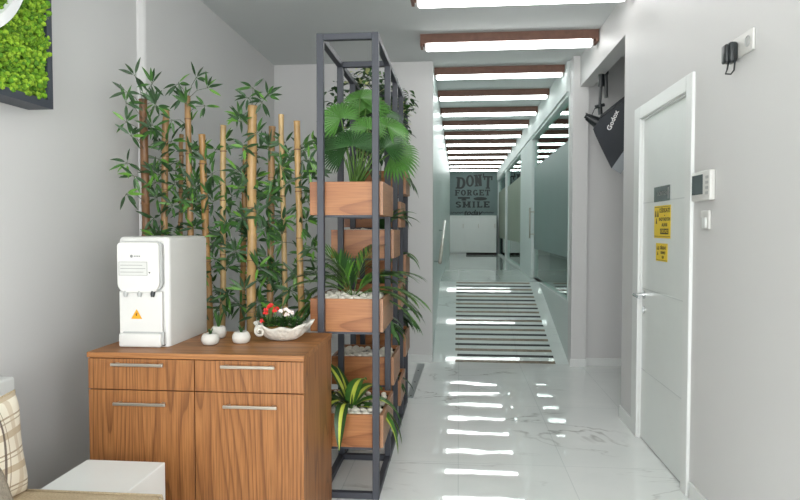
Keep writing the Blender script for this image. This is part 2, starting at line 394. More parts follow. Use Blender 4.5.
# raised hall
st('hall_floor', (HL-.1, 3.9, R1, YE+.1, -.1, UP), mat='ramp')
m = MB(); m.prism([(R0, 0), (R1, UP), (R1, -.1), (R0, -.1)], 'X', HL, HR)
struct(m.build('ramp', M['ramp']))
st('wall_hall_left', (HL-.1, HL, YB+.12, YE, 0, CE), mat='lacquer')
st('wall_end', (HL, HR+.1, YE, YE+.1, UP, CE), mat='endwall')
# ramp side kerb under the glass
st('wall_kerb', (HR, HR+.1, 6.42, R1, 0, UP-.03), mat='hallwall')
st('wall_hall_beam', (HR-.03, HR+.1, 6.42, YE, 2.70, CE), mat='hallwall')
st('wall_hall_pier', (HR-.012, HR+.14, 9.6, 11.3, UP, 2.70), mat='hallwall')
# the rooms behind the glass
st('wall_room_far', (3.8, 3.9, 6.42, YE, 0, CE), (HR+.1, 3.8, YE, YE+.1, 0, CE), (HR+.14, 3.8, 10.3, 10.4, UP, CE), mat='hallwall')
st('room_floor', (HR+.1, 3.9, 6.42, R1, UP-.15, UP-.03), mat='ramp')
# glazing bays
def bay(n, y0, y1, film, zb, zt, z0):
    m = MB(); m.box(HR+.03, HR+.042, y0, y1, z0, 2.70); g = struct(m.build('window_%d' % n, M['glass']))
    m = MB(); m.box(HR+.026, HR+.0292, y0+.01, y1-.01, zb, zt); f = m.build('privacy_film', M[film], g); 
    m = MB()
    m.box(HR-.012, HR+.08, y0, y1, 2.665, 2.70); m.box(HR+.0, HR+.08, y0, y1, z0, z0+.03)
    m.box(HR-.005, HR+.08, y0, y0+.04, z0+.03, 2.665); m.box(HR-.005, HR+.08, y1-.04, y1, z0+.03, 2.665)
    m.build('window_frame', M['hallwall'], g)
bay(2, 6.42, 9.6, 'film', 1.045, 2.25, UP-.03)
bay(3, 11.3, 14.8, 'filmgreen', 1.08, 2.3, UP)
bay(4, 15.0, 18.0, 'filmgreen', 1.08, 2.35, UP)
st('trim_1', (HR-.012, HR+.1, 14.8, 15.0, UP, 2.70), mat='trimwhite')
# door pull and hinges on the pier
t = thing('door_pull', (HR, 9.5, 1.35), 'slim steel pull handle on glass bay beside white hall pier', 'handle')
m = MB(); m.tube([(HR-.045, 9.5, 1.2), (HR-.045, 9.5, 1.65)], .012); m.build('grip', M['steel'], t, smooth=True)
for z in (1.26, 1.59):
    m = MB(); m.tube([(HR-.045, 9.5, z), (HR+.03, 9.5, z)], .008); m.build('bracket', M['steel'], t, smooth=True)

# anti-slip strips on the ramp
slope = math.atan2(UP, R1-R0)
for k in range(19):
    s_ = (k+.35)/19*1.0; y = R0+.03+(R1-R0-.08)*k/18.; z = (y-R0)/(R1-R0)*UP
    w = .022 if k % 2 else .026
    dy, dz = math.cos(slope)*w, math.sin(slope)*w; ny, nz = -math.sin(slope)*.003, math.cos(slope)*.003
    m = MB(); x0, x1 = -.035+(.02 if k == 1 else 0), .96
    m.add([(x, y+a*dy+b*ny, z+a*dz+b*nz) for x in (x0, x1) for a, b in ((-1, 0.1), (1, 0.1), (1, 1), (-1, 1))],
          [(0, 3, 2, 1), (4, 5, 6, 7), (0, 1, 5, 4), (1, 2, 6, 5), (2, 3, 7, 6), (3, 0, 4, 7)])
    o = recentre(m.build('anti_slip_strip', M['stripblack'] if k % 2 else M['stripbrown']))
    words = 'first second third fourth fifth sixth seventh eighth ninth tenth'.split()
    c = 'black' if k % 2 else 'bronze brown'
    tag(o, '%s anti-slip strip across the ramp, %s %s one up from the bottom' % (c, words[k//2], c.split()[0]), 'anti-slip strip', 'anti-slip strips on the ramp')

# handrail
t = thing('handrail', (HL+.06, 6.1, 0), 'sloping steel handrail on left wall of hall ramp', 'handrail')
m = MB(); m.tube([(HL+.07, 6.42, 1.0), (HL+.07, 8.6, 1.44)], .019, 12); m.build('rail', M['steel'], t, smooth=True)
for y, z in ((6.7, 1.056), (8.3, 1.38)):
    m = MB(); m.tube([(HL, y, z-.06), (HL+.07, y, z-.06), (HL+.07, y, z-.01)], .008); m.lathe((0, 0, 0), []) if 0 else None
    m.build('bracket', M['chrome'], t, smooth=True)

# end wall: lettering and cabinets
cx = .375
def sgn(txt, z, size, wide, bold, **k):
    m = MB(); put_text(m, txt, size, (cx, YE-.004, z), (1, 0, 0), (0, 0, 1), wide=wide, bold=bold, depth=.003, **k); return m
sign = thing('wall_lettering', (cx, YE-.004, 1.85), 'black motto lettering on grey wall at far end of hall', 'wall lettering')
def slabs(m, x0, x1, z0, z1, h=.03):
    pass
def slab_letter(m, ch, x0, z0, w, h, y, t=.26, tilt=0):
    """one slab-serif capital drawn with flat strokes; t is the stem width as a share of w"""
    T = t*w; H_ = t*.62*w; S_ = []           # strokes: lists of quads in the unit frame (metres)
    def R_(a, b, c, d): S_.append([(a, c), (b, c), (b, d), (a, d)])
    def stem(xc, foot=True, top=True):
        R_(xc-T/2, xc+T/2, 0, h)
        if foot: R_(xc-T*.85, xc+T*.85, 0, H_*.8)
        if top: R_(xc-T*.85, xc+T*.85, h-H_*.8, h)
    def arc(cx_, cz_, rx, rz, a0, a1, n=14, tx=None, tz=None):
        tx = tx or T; tz = tz or H_
        for i in range(n):
            p, q = a0+(a1-a0)*i/n, a0+(a1-a0)*(i+1)/n
            S_.append([(cx_+rx*math.cos(p), cz_+rz*math.sin(p)), (cx_+rx*math.cos(q), cz_+rz*math.sin(q)), (cx_+(rx-tx)*math.cos(q), cz_+(rz-tz)*math.sin(q)), (cx_+(rx-tx)*math.cos(p), cz_+(rz-tz)*math.sin(p))])
    def diag(xa, za, xb, zb, ww): S_.append([(xa-ww/2, za), (xa+ww/2, za), (xb+ww/2, zb), (xb-ww/2, zb)])
    L = T*.85
    if ch == 'D': stem(L); R_(L, w*.5, 0, H_); R_(L, w*.5, h-H_, h); arc(w*.5, h/2, w*.5, h/2, -PI/2, PI/2)
    elif ch == 'O': arc(w/2, h/2, w/2, h/2, 0, 2*PI, 28)
    elif ch == 'N': stem(L, True, False); stem(w-L, False, True); diag(L, h, w-L, 0, T*1.1); R_(0, L, h-H_*.8, h)
    elif ch == 'T': R_(0, w, h-H_, h); stem(w/2, True, False); R_(0, H_*.9, h*.68, h); R_(w-H_*.9, w, h*.68, h)
    elif ch in 'FEL':
        stem(L, True, True); 
        if ch in 'FE': R_(L, w, h-H_, h); R_(w-H_*.9, w, h*.7, h); R_(L, w*.75, h/2-H_/2, h/2+H_/2); R_(w*.68, w*.78, h*.36, h*.64)
        if ch in 'EL': R_(L, w, 0, H_); R_(w-H_*.9, w, 0, h*.3)
    elif ch == 'I': stem(w/2)
    elif ch == 'M': stem(L); stem(w-L); diag(L, h, w/2, h*.2, T*.6); diag(w-L, h, w/2, h*.2, T*.6)
    elif ch == 'R': stem(L); R_(L, w*.55, h-H_, h); R_(L, w*.55, h*.42, h*.42+H_); arc(w*.55, h*.71, w*.38, h*.29, -PI/2, PI/2); diag(w*.55, h*.45, w-T*.5, 0, T); R_(w-T*1.1, w, 0, H_*.8)
    elif ch == 'G': arc(w/2, h/2, w/2, h/2, .6, 2*PI-.35, 22); R_(w-T, w, h*.05, h*.48); R_(w*.55, w, h*.48-H_, h*.48)
    elif ch == 'S': arc(w/2, h*.73, w*.46, h*.27, .2, PI*1.5, 14, T*.9); arc(w/2, h*.27, w*.46, h*.27, -PI*.9, PI/2, 14, T*.9)
    elif ch == "'": diag(w*.5, h, w*.35, h*.65, T*1.3)
    ca, sa = math.cos(tilt), math.sin(tilt)
    for k, q in enumerate(S_):
        yy = y-.0002*k
        q = [(x0+w/2+(p-w/2)*ca-(r_-h/2)*sa, z0+h/2+(p-w/2)*sa+(r_-h/2)*ca) for p, r_ in q]
        m.add([(p, yy-.003, r_) for p, r_ in q]+[(p, YE-.0005, r_) for p, r_ in q], [(0, 1, 2, 3), (7, 6, 5, 4), (0, 4, 5, 1), (1, 5, 6, 2), (2, 6, 7, 3), (3, 7, 4, 0)])
m = MB()
for ch, x, z, w_, h_, ti in (('D', -.50, 2.46, .27, .33, -.06), ('O', -.20, 2.52, .23, .33, 0), ('N', .05, 2.53, .23, .33, .08), ("'", .29, 2.56, .09, .33, 0), ('T', .34, 2.46, .24, .36, -.04)):
    slab_letter(m, ch, cx+x*.93, z, w_, h_, YE-.004, t=.3, tilt=ti)
m.build('word', M['blackletter'], sign)
for word, z, h_, ws, gap in (('FORGET', 2.27, .165, [.145]*6, .025), ('TO', 2.13, .10, [.34, .38], .1), ('SMILE', 1.93, .175, [.17, .24, .11, .16, .17], .028)):
    tot = sum(ws)+gap*(len(ws)-1); x = cx-tot/2; m = MB()
    for ch, w_ in zip(word, ws): slab_letter(m, ch, x, z, w_, h_, YE-.004, t={'FORGET': .31, 'TO': .24, 'SMILE': .24 if ch == 'M' else .42 if ch == 'I' else .31}[word]); x += w_+gap
    m.build('word', M['blackletter'], sign)
for k, x in enumerate((-.27, .1)): pass
sgn('today', 1.78, .22, 1.0, .006, shear=.35).build('word', M['blackletter'], sign)
for s_ in (-1, 1):
    m = MB(); pts = [(cx+s_*(.26+.34*i/16), YE-.008, 1.79+.014*math.sin(i*1.2)) for i in range(17)]; m.tube(pts, .009, 6)
    m.build('flourish', M['blackletter'], sign)

ec = thing('wall_cabinet', (cx, YE-.4, UP), 'white three-door cabinet against end wall of hall under lettering', 'cabinet')
m = MB(); m.box(HL+.005, 1.03, YE-.4, YE-.002, UP+.06, 1.66); m.box(HL+.005, 1.03, YE-.42, YE-.002, 1.66, 1.70)
m.build('carcass', M['trimwhite'], ec, bevel=.003)
m = MB(); m.box(.2, 1.03, YE-.38, YE-.01, UP, UP+.06); m.box(HL+.005, .2, YE-.38, YE-.01, UP, UP+.06, 1); m.build('plinth', [M['darkgap'], M['trimwhite']], ec)
for a, b in ((HL+.012, .155), (.163, .575), (.583, 1.026)):
    m = MB(); m.rbox(a, b, YE-.42, YE-.401, UP+.065, 1.655, .003); d = m.build('door', M['trimwhite'], ec)
    m = MB(); m.rbox(b-.05, b-.035, YE-.435, YE-.42, 1.35, 1.47, .003); m.build('handle', M['steel'], d)

# ------------------------------------------------------------------ ceiling bars
ys = [0, 1.08, 2.16, 3.25, 4.34, 5.42, 6.55, 7.64, 8.73, 9.79, 10.86, 11.92, 12.97, 14.03, 15.08, 16.13, 17.2]  # first bars hang out of view, added to light the lobby
names = ['','behind the viewer', 'added out of view, second from the shop front', 'added out of view, third from the shop front', 'nearest of the visible row',
  'second nearest, first with its wood face showing', 'third nearest, at the mouth of the hall', 'fourth nearest', 'fifth nearest', 'sixth nearest', 'seventh nearest', 'eighth nearest', 'ninth nearest', 'tenth nearest', 'eleventh nearest', 'second farthest', 'farthest, above the lettering wall']
for k, y in enumerate(ys):
    if k < 2: continue
    x0, x1 = ((-.335, XR-.005) if y < 6.2 else (HL+.004, HR-.034))
    t = thing('ceiling_light', ((x0+x1)/2, y, CE), 'white light bar under brown wood beam, '+names[k], 'ceiling light', 'light bars crossing the ceiling')
    m = MB(); m.box(x0, x1, y-.008, y+.012, 2.925, CE-.0005); m.box(x0, x1, y+.10, y+.12, 2.925, CE-.0005)
    m.box(x0, x1, y+.012, y+.10, 2.95, CE-.0005)
    if y < 6.2: m.box(x0, x0+.02, y-.008, y+.12, 2.90, 2.925); m.box(x1-.02, x1, y-.008, y+.12, 2.90, 2.925)
    e_ = .05 if y < 6.2 else .022; zl = 2.872 if y < 6.2 else 2.89
    m.build('beam', M['beamwood'], t, bevel=.001)
    m = MB(); m.rbox(x0+e_, x1-e_, y+.025, y+.085, zl, 2.935, .012, 3); m.build('diffuser', M['lamp' if y < 6.2 else 'halllamp'], t, smooth=True)
    for xa in (x0+e_-.014, x1-e_-.001):
        m = MB(); m.rbox(xa, xa+.015, y+.023, y+.087, zl+.002, 2.95, .006); m.build('end_cap', M['lampcap'], t)

# ------------------------------------------------------------------ white door in the right wall
dr = MB()
m = MB(); m.rbox(XR+.012, XR+.055, 3.335, 4.145, .008, 2.035, .003)
door = struct(m.build('door_1', M['doorwhite']))
m = MB()
for z in (.45, .965, 1.505): m.box(XR+.0105, XR+.0122, 3.34, 4.14, z, z+.006)
m.build('groove_line', M['groove'], door)
m = MB()
m.rbox(XR-.016, XR+.06, 3.245, 3.33, 0, 2.12, .004); m.rbox(XR-.016, XR+.06, 4.15, 4.27, 0, 2.12, .004); m.rbox(XR-.016, XR+.06, 3.33, 4.15, 2.04, 2.12, .004)
m.rbox(XR+.0, XR+.012, 3.33, 3.342, 0, 2.04, .002); m.rbox(XR+.0, XR+.012, 4.138, 4.15, 0, 2.04, .002); m.rbox(XR+.0, XR+.012, 3.33, 4.15, 2.03, 2.042, .002)
m.build('door_frame', M['trimwhite'], door)
for z in (.5, 1.33):
    m = MB(); m.box(XR+.002, XR+.0125, 3.343, 3.349, z-.055, z+.055); m.build('hinge', M['plasticgrey'], door)
m = MB(); m.tube([(XR+.012, 4.09, .93), (XR+.004, 4.09, .93)], .026, 16); m.tube([(XR+.004, 4.09, .93), (XR-.05, 4.09, .93), (XR-.056, 4.08, .93), (XR-.056, 3.965, .925)], .010, 10)
m.build('door_handle', M['chrome'], door, smooth=True, auto=.6)
m = MB(); m.tube([(XR+.012, 4.09, .835), (XR+.004, 4.09, .835)], .024, 16); m.box(XR+.001, XR+.0035, 4.086, 4.094, .822, .848)
m.build('keyhole_plate', M['chrome'], door, smooth=True, auto=.6)
# behind the door
st('door_2', (XR+.115, XR+.12, 3.31, 4.17, 0, 2.06), mat='doorwhite')

# signs on the door
XS = XR+.0115
def door_text(m, txt, yc, zc, size, wide=1, bold=.0, mi=1, **k):
    put_text(m, txt, size, (XS-.0022, yc, zc), (0, -1, 0), (0, 0, 1), wide=wide, bold=bold, depth=.0003, mi=mi, **k)
m = MB(); m.rbox(XS-.004, XS, 3.63, 3.91, 1.505, 1.592, .001); m.box(XS-.0045, XS-.004, 3.64, 3.66, 1.515, 1.58, 1)
put_text(m, 'X-RAY' if 0 else 'RÖNTGEN', .034, (XS-.0048, 3.75, 1.548), (0, -1, 0), (0, 0, 1), wide=1.1, depth=.0003, mi=1)
tag(recentre(m.build('name_plate', [M['plate'], M['inkgrey']])), 'small dark grey name plate on white door above yellow signs', 'sign')
def trefoil(m, y, z, r):
    for k in range(3):
        a0 = PI/2+k*2*PI/3
        pts = [(y+r*.25*math.cos(a0+a)*1., z+r*.25*math.sin(a0+a)) for a in (.5, -.5)]+[(y+r*math.cos(a0+a), z+r*math.sin(a0+a)) for a in (-.5, -.25, 0, .25, .5)]
        m.prism(pts, 'X', XS-.0026, XS-.0022, 1)
def warn(m, y, z, h):
    # dark triangular hazard mark
    m.prism([(y-h*.36, z-h/2), (y+h*.36, z-h/2), (y+h*.12, z+h*.35), (y, z+h/2), (y-h*.12, z+h*.35)], 'X', XS-.0026, XS-.0022, 1)
m = MB(); y0, y1, z0, z1 = 3.615, 3.905, 1.292, 1.480
m.rbox(XS-.002, XS, y0, y1, z0, z1, .0008)
for a in ((y0+.006, y1-.006, z1-.009, z1-.0065), (y0+.006, y1-.006, z0+.009, z0+.0115)): m.box(XS-.0026, XS-.0022, *a, 1)
warn(m, 3.875, 1.435, .04); warn(m, 3.835, 1.435, .04); warn(m, 3.86, 1.392, .034)
door_text(m, 'DİKKAT!', 3.715, 1.45, .034, 1.35, .001); door_text(m, '-', 3.715, 1.425, .03, 1.3, .001)
door_text(m, 'RADYASYON', 3.715, 1.400, .027, 1.25, .0008); door_text(m, 'ALANI', 3.715, 1.368, .026, 1.3, .0008)
m.box(XS-.0026, XS-.0022, 3.645, 3.79, 1.315, 1.347, 1); 
put_text(m, 'GİRİLMEZ', .024, (XS-.0030, 3.7175, 1.331), (0, -1, 0), (0, 0, 1), wide=1.2, depth=.0003, mi=0)
tag(recentre(m.build('warning_sign', [M['yellow'], M['signblack']])), 'larger upright yellow warning sign on white door', 'sign')
m = MB(); y0, y1, z0, z1 = 3.66, 3.865, 1.158, 1.262
m.rbox(XS-.002, XS, y0, y1, z0, z1, .0008)
warn(m, 3.84, 1.235, .024); warn(m, 3.815, 1.235, .024); warn(m, 3.828, 1.203, .022)
door_text(m, 'DİKKAT', 3.735, 1.235, .024, 1.25, .0008); door_text(m, 'KIRMIZI', 3.735, 1.208, .020, 1.2, .0006); door_text(m, 'IŞIK', 3.735, 1.182, .018, 1.2, .0006)
m.box(XS-.0026, XS-.0022, y0+.006, y1-.006, z0+.006, z0+.008, 1)
tag(recentre(m.build('warning_sign', [M['yellow'], M['signblack']])), 'smaller yellow warning sign, lowest of the signs on white door', 'sign')

# wall devices
t = thing('thermostat', (XR, 3.085, 1.46), 'white wall thermostat panel with grey screen beside door', 'thermostat')
m = MB(); m.rbox(XR-.028, XR-.0005, 2.975, 3.2, 1.478, 1.618, .008, 3); m.build('housing', M['plastic'], t, smooth=True, auto=.7)
m = MB(); m.box(XR-.0305, XR-.028, 3.055, 3.185, 1.508, 1.60); m.build('screen', M['screen'], t)
for k in range(4):
    m = MB(); m.rbox(XR-.0305, XR-.027, 2.99, 3.02, 1.505+k*.024, 1.518+k*.024, .001); m.build('button', M['plasticgrey'], t)
t = thing('light_switch', (XR, 3.08, 1.345), 'small white wall switch below thermostat', 'switch')
m = MB(); m.rbox(XR-.012, XR-.0005, 3.022, 3.118, 1.345, 1.432, .004, 3); m.build('cover_plate', M['plastic'], t, smooth=True, auto=.7)
m = MB(); m.rbox(XR-.017, XR-.011, 3.045, 3.095, 1.352, 1.40, .003); m.build('rocker', M['trimwhite'], t, smooth=True, auto=.7)
t = thing('wall_socket', (XR, 2.7, 2.03), 'white double wall socket high on right wall', 'socket')
m = MB(); m.rbox(XR-.012, XR-.0005, 2.615, 2.80, 2.052, 2.138, .004, 3); m.build('cover_plate', M['plastic'], t, smooth=True, auto=.7)
m = MB(); m.lathe((0, 0, 0), [(.019, 0), (.022, .0), (.022, .003), (.019, .003), (.018, .001), (0, .001)], 16)
m.v = [(XR-.012-z, 2.655+x, 2.095+y) for x, y, z in m.v]; m.build('socket_ring', M['plasticgrey'], t)
t = thing('power_adapter', (XR, 2.8, 2.03), 'black plug-in power adapter with looped cable on white wall socket', 'adapter')
m = MB(); m.rbox(XR-.048, XR-.0125, 2.735, 2.795, 2.035, 2.12, .012, 3); m.rbox(XR-.062, XR-.044, 2.742, 2.788, 2.035, 2.112, .008, 3); m.build('body', M['darkplastic'], t, smooth=True, auto=.7)
m = MB(); m.tube([(XR-.04, 2.765, 2.04), (XR-.045, 2.765, 2.01), (XR-.055, 2.755, 1.99), (XR-.04, 2.74, 1.985), (XR-.03, 2.735, 2.0), (XR-.025, 2.735, 2.06)], .0035, 6); m.build('cable', M['darkplastic'], t, smooth=True)
t = thing('wall_socket', (XL, 3.02, .40), 'low white wall socket just left of wooden cabinet', 'socket')
m = MB(); m.rbox(XL, XL+.03, 3.07, 3.15, .41, .49, .006); m.build('cover_plate', M['plastic'], t, smooth=True, auto=.7)

# floor plate past the shelf
t = thing('floor_plate', (-.37, 5.5, 0), 'narrow grey metal plate on floor between plant shelf and hall', 'floor plate')
m = MB(); m.add([(x, y, z) for z in (.0005, .006) for x, y in ((-.405, 4.95), (-.36, 4.95), (-.335, 6.2), (-.405, 6.2))], [(3, 2, 1, 0), (4, 5, 6, 7), (0, 1, 5, 4), (1, 2, 6, 5), (2, 3, 7, 6), (3, 0, 4, 7)]); m.build('plate', M['floorplate'], t)
for y in (5.0, 5.45, 5.9):
    m = MB(); m.tube([(-.38, y, .005), (-.38, y, .009)], .007, 10); m.build('screw', M['darkplastic'], t)

# ------------------------------------------------------------------ softbox in the recess
t = thing('softbox_light', (1.3, 5.75, 2.3), 'black studio softbox hanging from ceiling arm in right recess', 'studio light')
ROLL = 22; A = V((1.212, 5.75, 2.285)); d = V((.86, 0, -.51)).normalized(); u = V((.51, 0, .86)).normalized(); w = V((0, -1, 0))
def corners(c, h, g): return [c+Quaternion(d, math.radians(ROLL)) @ (u*a*(h if a < 0 else .055+(h-.055)*4.0)+w*b*g) for a, b in ((-1, 1), (1, 1), (1, -1), (-1, -1))]
b0 = corners(A, .055, .055); b1 = corners(A+d*.30, .235, .235); b2 = corners(A+d*.39, .24, .24); b3 = corners(A+d*.38, .225, .225)
quad = lambda a, b: [(a+i, a+(i+1) % 4, b+(i+1) % 4, b+i) for i in range(4)]
m = MB()
# bowed fabric panels between back ring and rim
rings = []
for i in range(7):
    s_ = i/6; rings.append(corners(A+d*.30*s_, .055+.18*(s_**.93), .055+.18*(s_**.93)))
vs = [p for r_ in rings for p in r_]; fs = [(3, 2, 1, 0)]
for i in range(6): fs += quad(i*4, i*4+4)
m.add(vs, fs); m.build('fabric_shell', M['softbox'], t)
m = MB(); m.add(b1+b2+b3, quad(0, 4)+quad(4, 8)); m.build('rim', M['silver'], t)
m = MB(); m.add(corners(A+d*.38, .225, .225), [(0, 1, 2, 3)]); m.build('diffuser_cloth', M['trimwhite'], t)
m = MB()
for i in range(4):
    m.tube([rings[k][i] for k in range(7)], .004, 5)
m.build('rod', M['darkplastic'], t)
m = MB(); m.tube([A-d*.10, A-d*.0], [.03, .05], 16); m.tube([A-d*.12, A-d*.1], .02, 12); m.build('speed_ring', M['darkplastic'], t, smooth=True, auto=.6)
m = MB()
T = V((1.245, 5.75, 2.62))
m.tube([(1.245, 5.75, CE-.001), (1.245, 5.75, CE-.02)], .045, 16); m.tube([(1.245, 5.75, CE-.02), T], .016, 10); m.tube([T+V((0, 0, .12)), T+V((0, 0, -.02))], .026, 12)
m.tube([T, T+V((-.01, 0, -.18))], .012, 8); m.tube([T+V((.04, 0, .1)), T+V((.045, 0, -.12))], .016, 8); m.tube([T+V((-.02, 0, .1)), T+V((.06, 0, .1))], .018, 8)
m.tube([T+V((-.01, 0, -.18)), A+V((.03, 0, .07))], .02, 8); m.tube([T+V((-.05, 0, -.2)), T+V((.03, 0, -.18))], .015, 8)
m.build('ceiling_arm', M['darkplastic'], t, smooth=True, auto=.6)
m = MB(); m.tube([T+V((-.0, -.02, -.2)), T+V((-.06, -.03, -.22)), T+V((-.085, -.03, -.28)), A-d*.12+V((0, -.02, .02))], .004, 6); m.build('cable', M['darkplastic'], t, smooth=True)
# lettering on the panel that faces the room
n_ = ((rings[6][0]-rings[0][0]).cross(rings[6][1]-rings[6][0])).normalized()
if n_.y > 0: n_ = -n_
ex0 = u.copy()
pc = rings[2][0]*.58+rings[2][1]*.42+ex0*.035
ex = u; ex = (ex-n_*ex.dot(n_)).normalized(); ey = n_.cross(ex)
if ey.dot(d) > 0: pass
m = MB(); put_text(m, 'Godox', .058, pc+n_*.013, ex, ey, wide=1.05, bold=.0015, depth=.0008); m.build('lettering', M['logo'], t)

# ------------------------------------------------------------------ moss picture
t = thing('moss_picture', (XL, 2.1, 1.87), 'dark framed green moss picture with white ring on left wall', 'moss picture')
XM = -1.79; y0, y1, z0, z1 = 1.35, 2.655, 1.875, 2.9; fwid = .035
m = MB(); m.box(XL+.0005, XM, y0, y1, z0, z0+fwid); m.box(XL+.0005, XM, y0, y1, z1-fwid, z1); m.box(XL+.0005, XM, y1-fwid, y1, z0+fwid, z1-fwid); m.box(XL+.0005, XM, y0, y0+fwid, z0+fwid, z1-fwid)
m.box(XL+.0005, XL+.02, y0+fwid, y1-fwid, z0+fwid, z1-fwid)
m.build('frame', M['mossframe'], t, bevel=.001)
bm0 = bmesh.new(); bmesh.ops.create_icosphere(bm0, subdivisions=1, radius=1); bv = [v.co.copy() for v in bm0.verts]; bf = [[v.index for v in f.verts] for f in bm0.faces]; bm0.free()
m = MB(); m.box(XL+.02, XM-.035, y0+fwid, y1-fwid, z0+fwid, z1-fwid)
mats = [M['mossgreen'], plain('moss_light', (146, 184, 48), .9, var=.3, scale=20, bump=1, bscale=120), plain('moss_deep', (84, 132, 30), .9, var=.3, scale=20)]
for k in range(5200):
    if k > 900: yy, zz = R.uniform(2.2, y1-fwid*.7), R.uniform(z0+fwid*.8, 2.5)
    else: yy, zz = R.uniform(y0+fwid, y1-fwid), R.uniform(z0+fwid, z1-fwid)
    r_ = R.uniform(.005, .013); cl = .02*math.sin(yy*47+3*math.sin(zz*31))*math.sin(zz*53+2*math.sin(yy*37))
    x_ = XM-.02+cl+R.uniform(-.012, .016)
    m.add([V((x_, yy, zz))+V((p.x*r_*R.uniform(.8, 1.25), p.y*r_*R.uniform(.8, 1.25), p.z*r_*R.uniform(.8, 1.25))) for p in bv], bf, R.choice((0, 0, 1, 1, 2) if cl > -.005 else (0, 2)))
m.build('moss', mats, t)
# ring emblem
m = MB(); rc = (2.072, 2.451); Ro, Ri = .40, .36; n = 96
pts = []
for k in range(n):
    a = 2*PI*k/n; pts.append([(x, rc[0]+r_*math.cos(a), rc[1]+r_*math.sin(a)) for x, r_ in ((XM+.005, Ri), (XM+.03, Ri), (XM+.03, Ro), (XM+.005, Ro))])
for k in range(n):
    a, b = pts[k], pts[(k+1) % n]
    m.add(a+b, [(i, (i+1) % 4, 4+(i+1) % 4, 4+i) for i in range(4)])
m.build('ring_emblem', M['logo'], t)
m = MB(); m.tube([(XM+.018, 1.90, 2.40), (XM+.018, 2.05, 2.52), (XM+.018, 2.2, 2.40), (XM+.018, 2.315, 2.245)], [.016, .024, .022, .012], 10); m.build('inner_emblem', M['logo'], t, smooth=True)

# ------------------------------------------------------------------ wooden sideboard
CX0, CX1, CY0, CY1, CZ = -1.545, -.625, 2.487, 3.05, .833
cb = thing('sideboard', ((CX0+CX1)/2, CY0, 0), 'oak wooden sideboard with two drawers over two doors', 'cabinet')
m = MB(); m.box(CX0+.002, CX0+.02, CY0+.02, CY1, 0, CZ-.026); m.box(CX1-.02, CX1-.002, CY0+.02, CY1, 0, CZ-.026); m.box(CX0+.02, CX1-.02, CY1-.018, CY1, .05, CZ-.026)
m.box(CX0+.02, CX1-.02, CY0+.03, CY1-.018, .05, .068); m.box(CX0+.02, CX1-.02, CY0+.03, CY1-.018, CZ-.05, CZ-.026); m.box(CX0+.02, CX1-.02, CY0+.05, CY0+.06, 0, .05)
m.build('carcass', M['oak'], cb, bevel=.001)
m = MB(); m.rbox(CX0-.004, CX1+.002, CY0-.004, CY1, CZ-.024, CZ, .003); m.build('top', M['oaktop'], cb)
xm = -1.085; zsp = .675
def handle(parent, xc, z, half=.112):
    m = MB(); m.rbox(xc-half, xc+half, CY0-.034, CY0-.024, z-.006, z+.006, .002)
    for s_ in (-1, 1): m.rbox(xc+s_*(half-.018)-.006, xc+s_*(half-.018)+.006, CY0-.026, CY0-.001, z-.005, z+.005, .001)
    m.build('handle', M['steel'], parent)
for a, b, hc, mt in ((CX0, xm-.002, -1.318, 'oak'), (xm+.002, CX1-.001, -.850, 'oak2')):
    m = MB(); m.rbox(a, b, CY0, CY0+.019, zsp+.003, CZ-.027, .0015); d_ = m.build('drawer', M[mt], cb); handle(d_, hc, .787)
    m = MB(); m.rbox(a, b, CY0, CY0+.019, .05, zsp-.001, .0015); d_ = m.build('door', M[mt], cb); handle(d_, hc+.008, .624)

# ------------------------------------------------------------------ water dispenser
CZ = .75
X0, X1, Y0, Y1, Z0, Z1 = -1.708, -1.452, 3.0, 3.49, CZ+.001, 1.283
wd = thing('water_dispenser', ((X0+X1)/2, (Y0+Y1)/2, Z0), 'white countertop water dispenser on oak sideboard', 'water dispenser')
bm = bmesh.new(); bmesh.ops.create_cube(bm, size=1)
for v in bm.verts: v.co = V(((X0+X1)/2+v.co.x*(X1-X0), (Y0+Y1)/2+.012+v.co.y*(Y1-Y0-.024), (Z0+Z1)/2+v.co.z*(Z1-Z0)))
ed = [e for e in bm.edges if abs(e.verts[0].co.x-e.verts[1].co.x) < 1e-5]
ed = [e for e in bm.edges if not (abs(e.verts[0].co.z-Z0) < 1e-4 and abs(e.verts[1].co.z-Z0) < 1e-4)]
bmesh.ops.bevel(bm, geom=ed, offset=.022, segments=5, profile=.5, affect='EDGES')
m = MB(); m.bm(bm); m.build('body', M['plastic'], wd, smooth=True, auto=.6)
m = MB(); m.rbox(X0+.003, X1-.022, Y0+.018, Y1-.01, Z0+.004, Z0+.012, .003) ; m.build('foot', M['darkplastic'], wd)
def rpanel(x0, x1, z0, z1, y0, y1, rt, rb):
    pts = []
    for cx_, cz_, r_, a0 in ((x1-rb, z0+rb, rb, -PI/2), (x1-rt, z1-rt, rt, 0), (x0+rt, z1-rt, rt, PI/2), (x0+rb, z0+rb, rb, PI)):
        for k in range(7): a = a0+PI/2*k/6; pts.append((cx_+r_*math.cos(a), cz_+r_*math.sin(a)))
    m = MB(); m.prism(pts[::-1], 'Y', y0, y1); return m
rpanel(X0+.014, X1-.034, 1.015, 1.258, Y0-.014, Y0+.014, .022, .045).build('front_panel', M['plastic'], wd, bevel=.004)
rpanel(X0+.012, X1-.022, 1.022, 1.260, Y0-.001, Y0+.013, .024, .04).build('panel_shade', M['plasticgrey'], wd)  # grey piece showing at the right stands for shade beside the panel
m = MB(); m.rbox(X0+.016, X1-.026, Y0+.0, Y0+.014, .815, 1.02, .003); m.build('splash_back', M['plastic'], wd)
m = MB(); m.rbox(X0+.014, X1-.03, Y0-.012, Y0+.014, Z0, .818, .01, 3); tr = m.build('drip_tray', M['plastic'], wd, smooth=True, auto=.7)
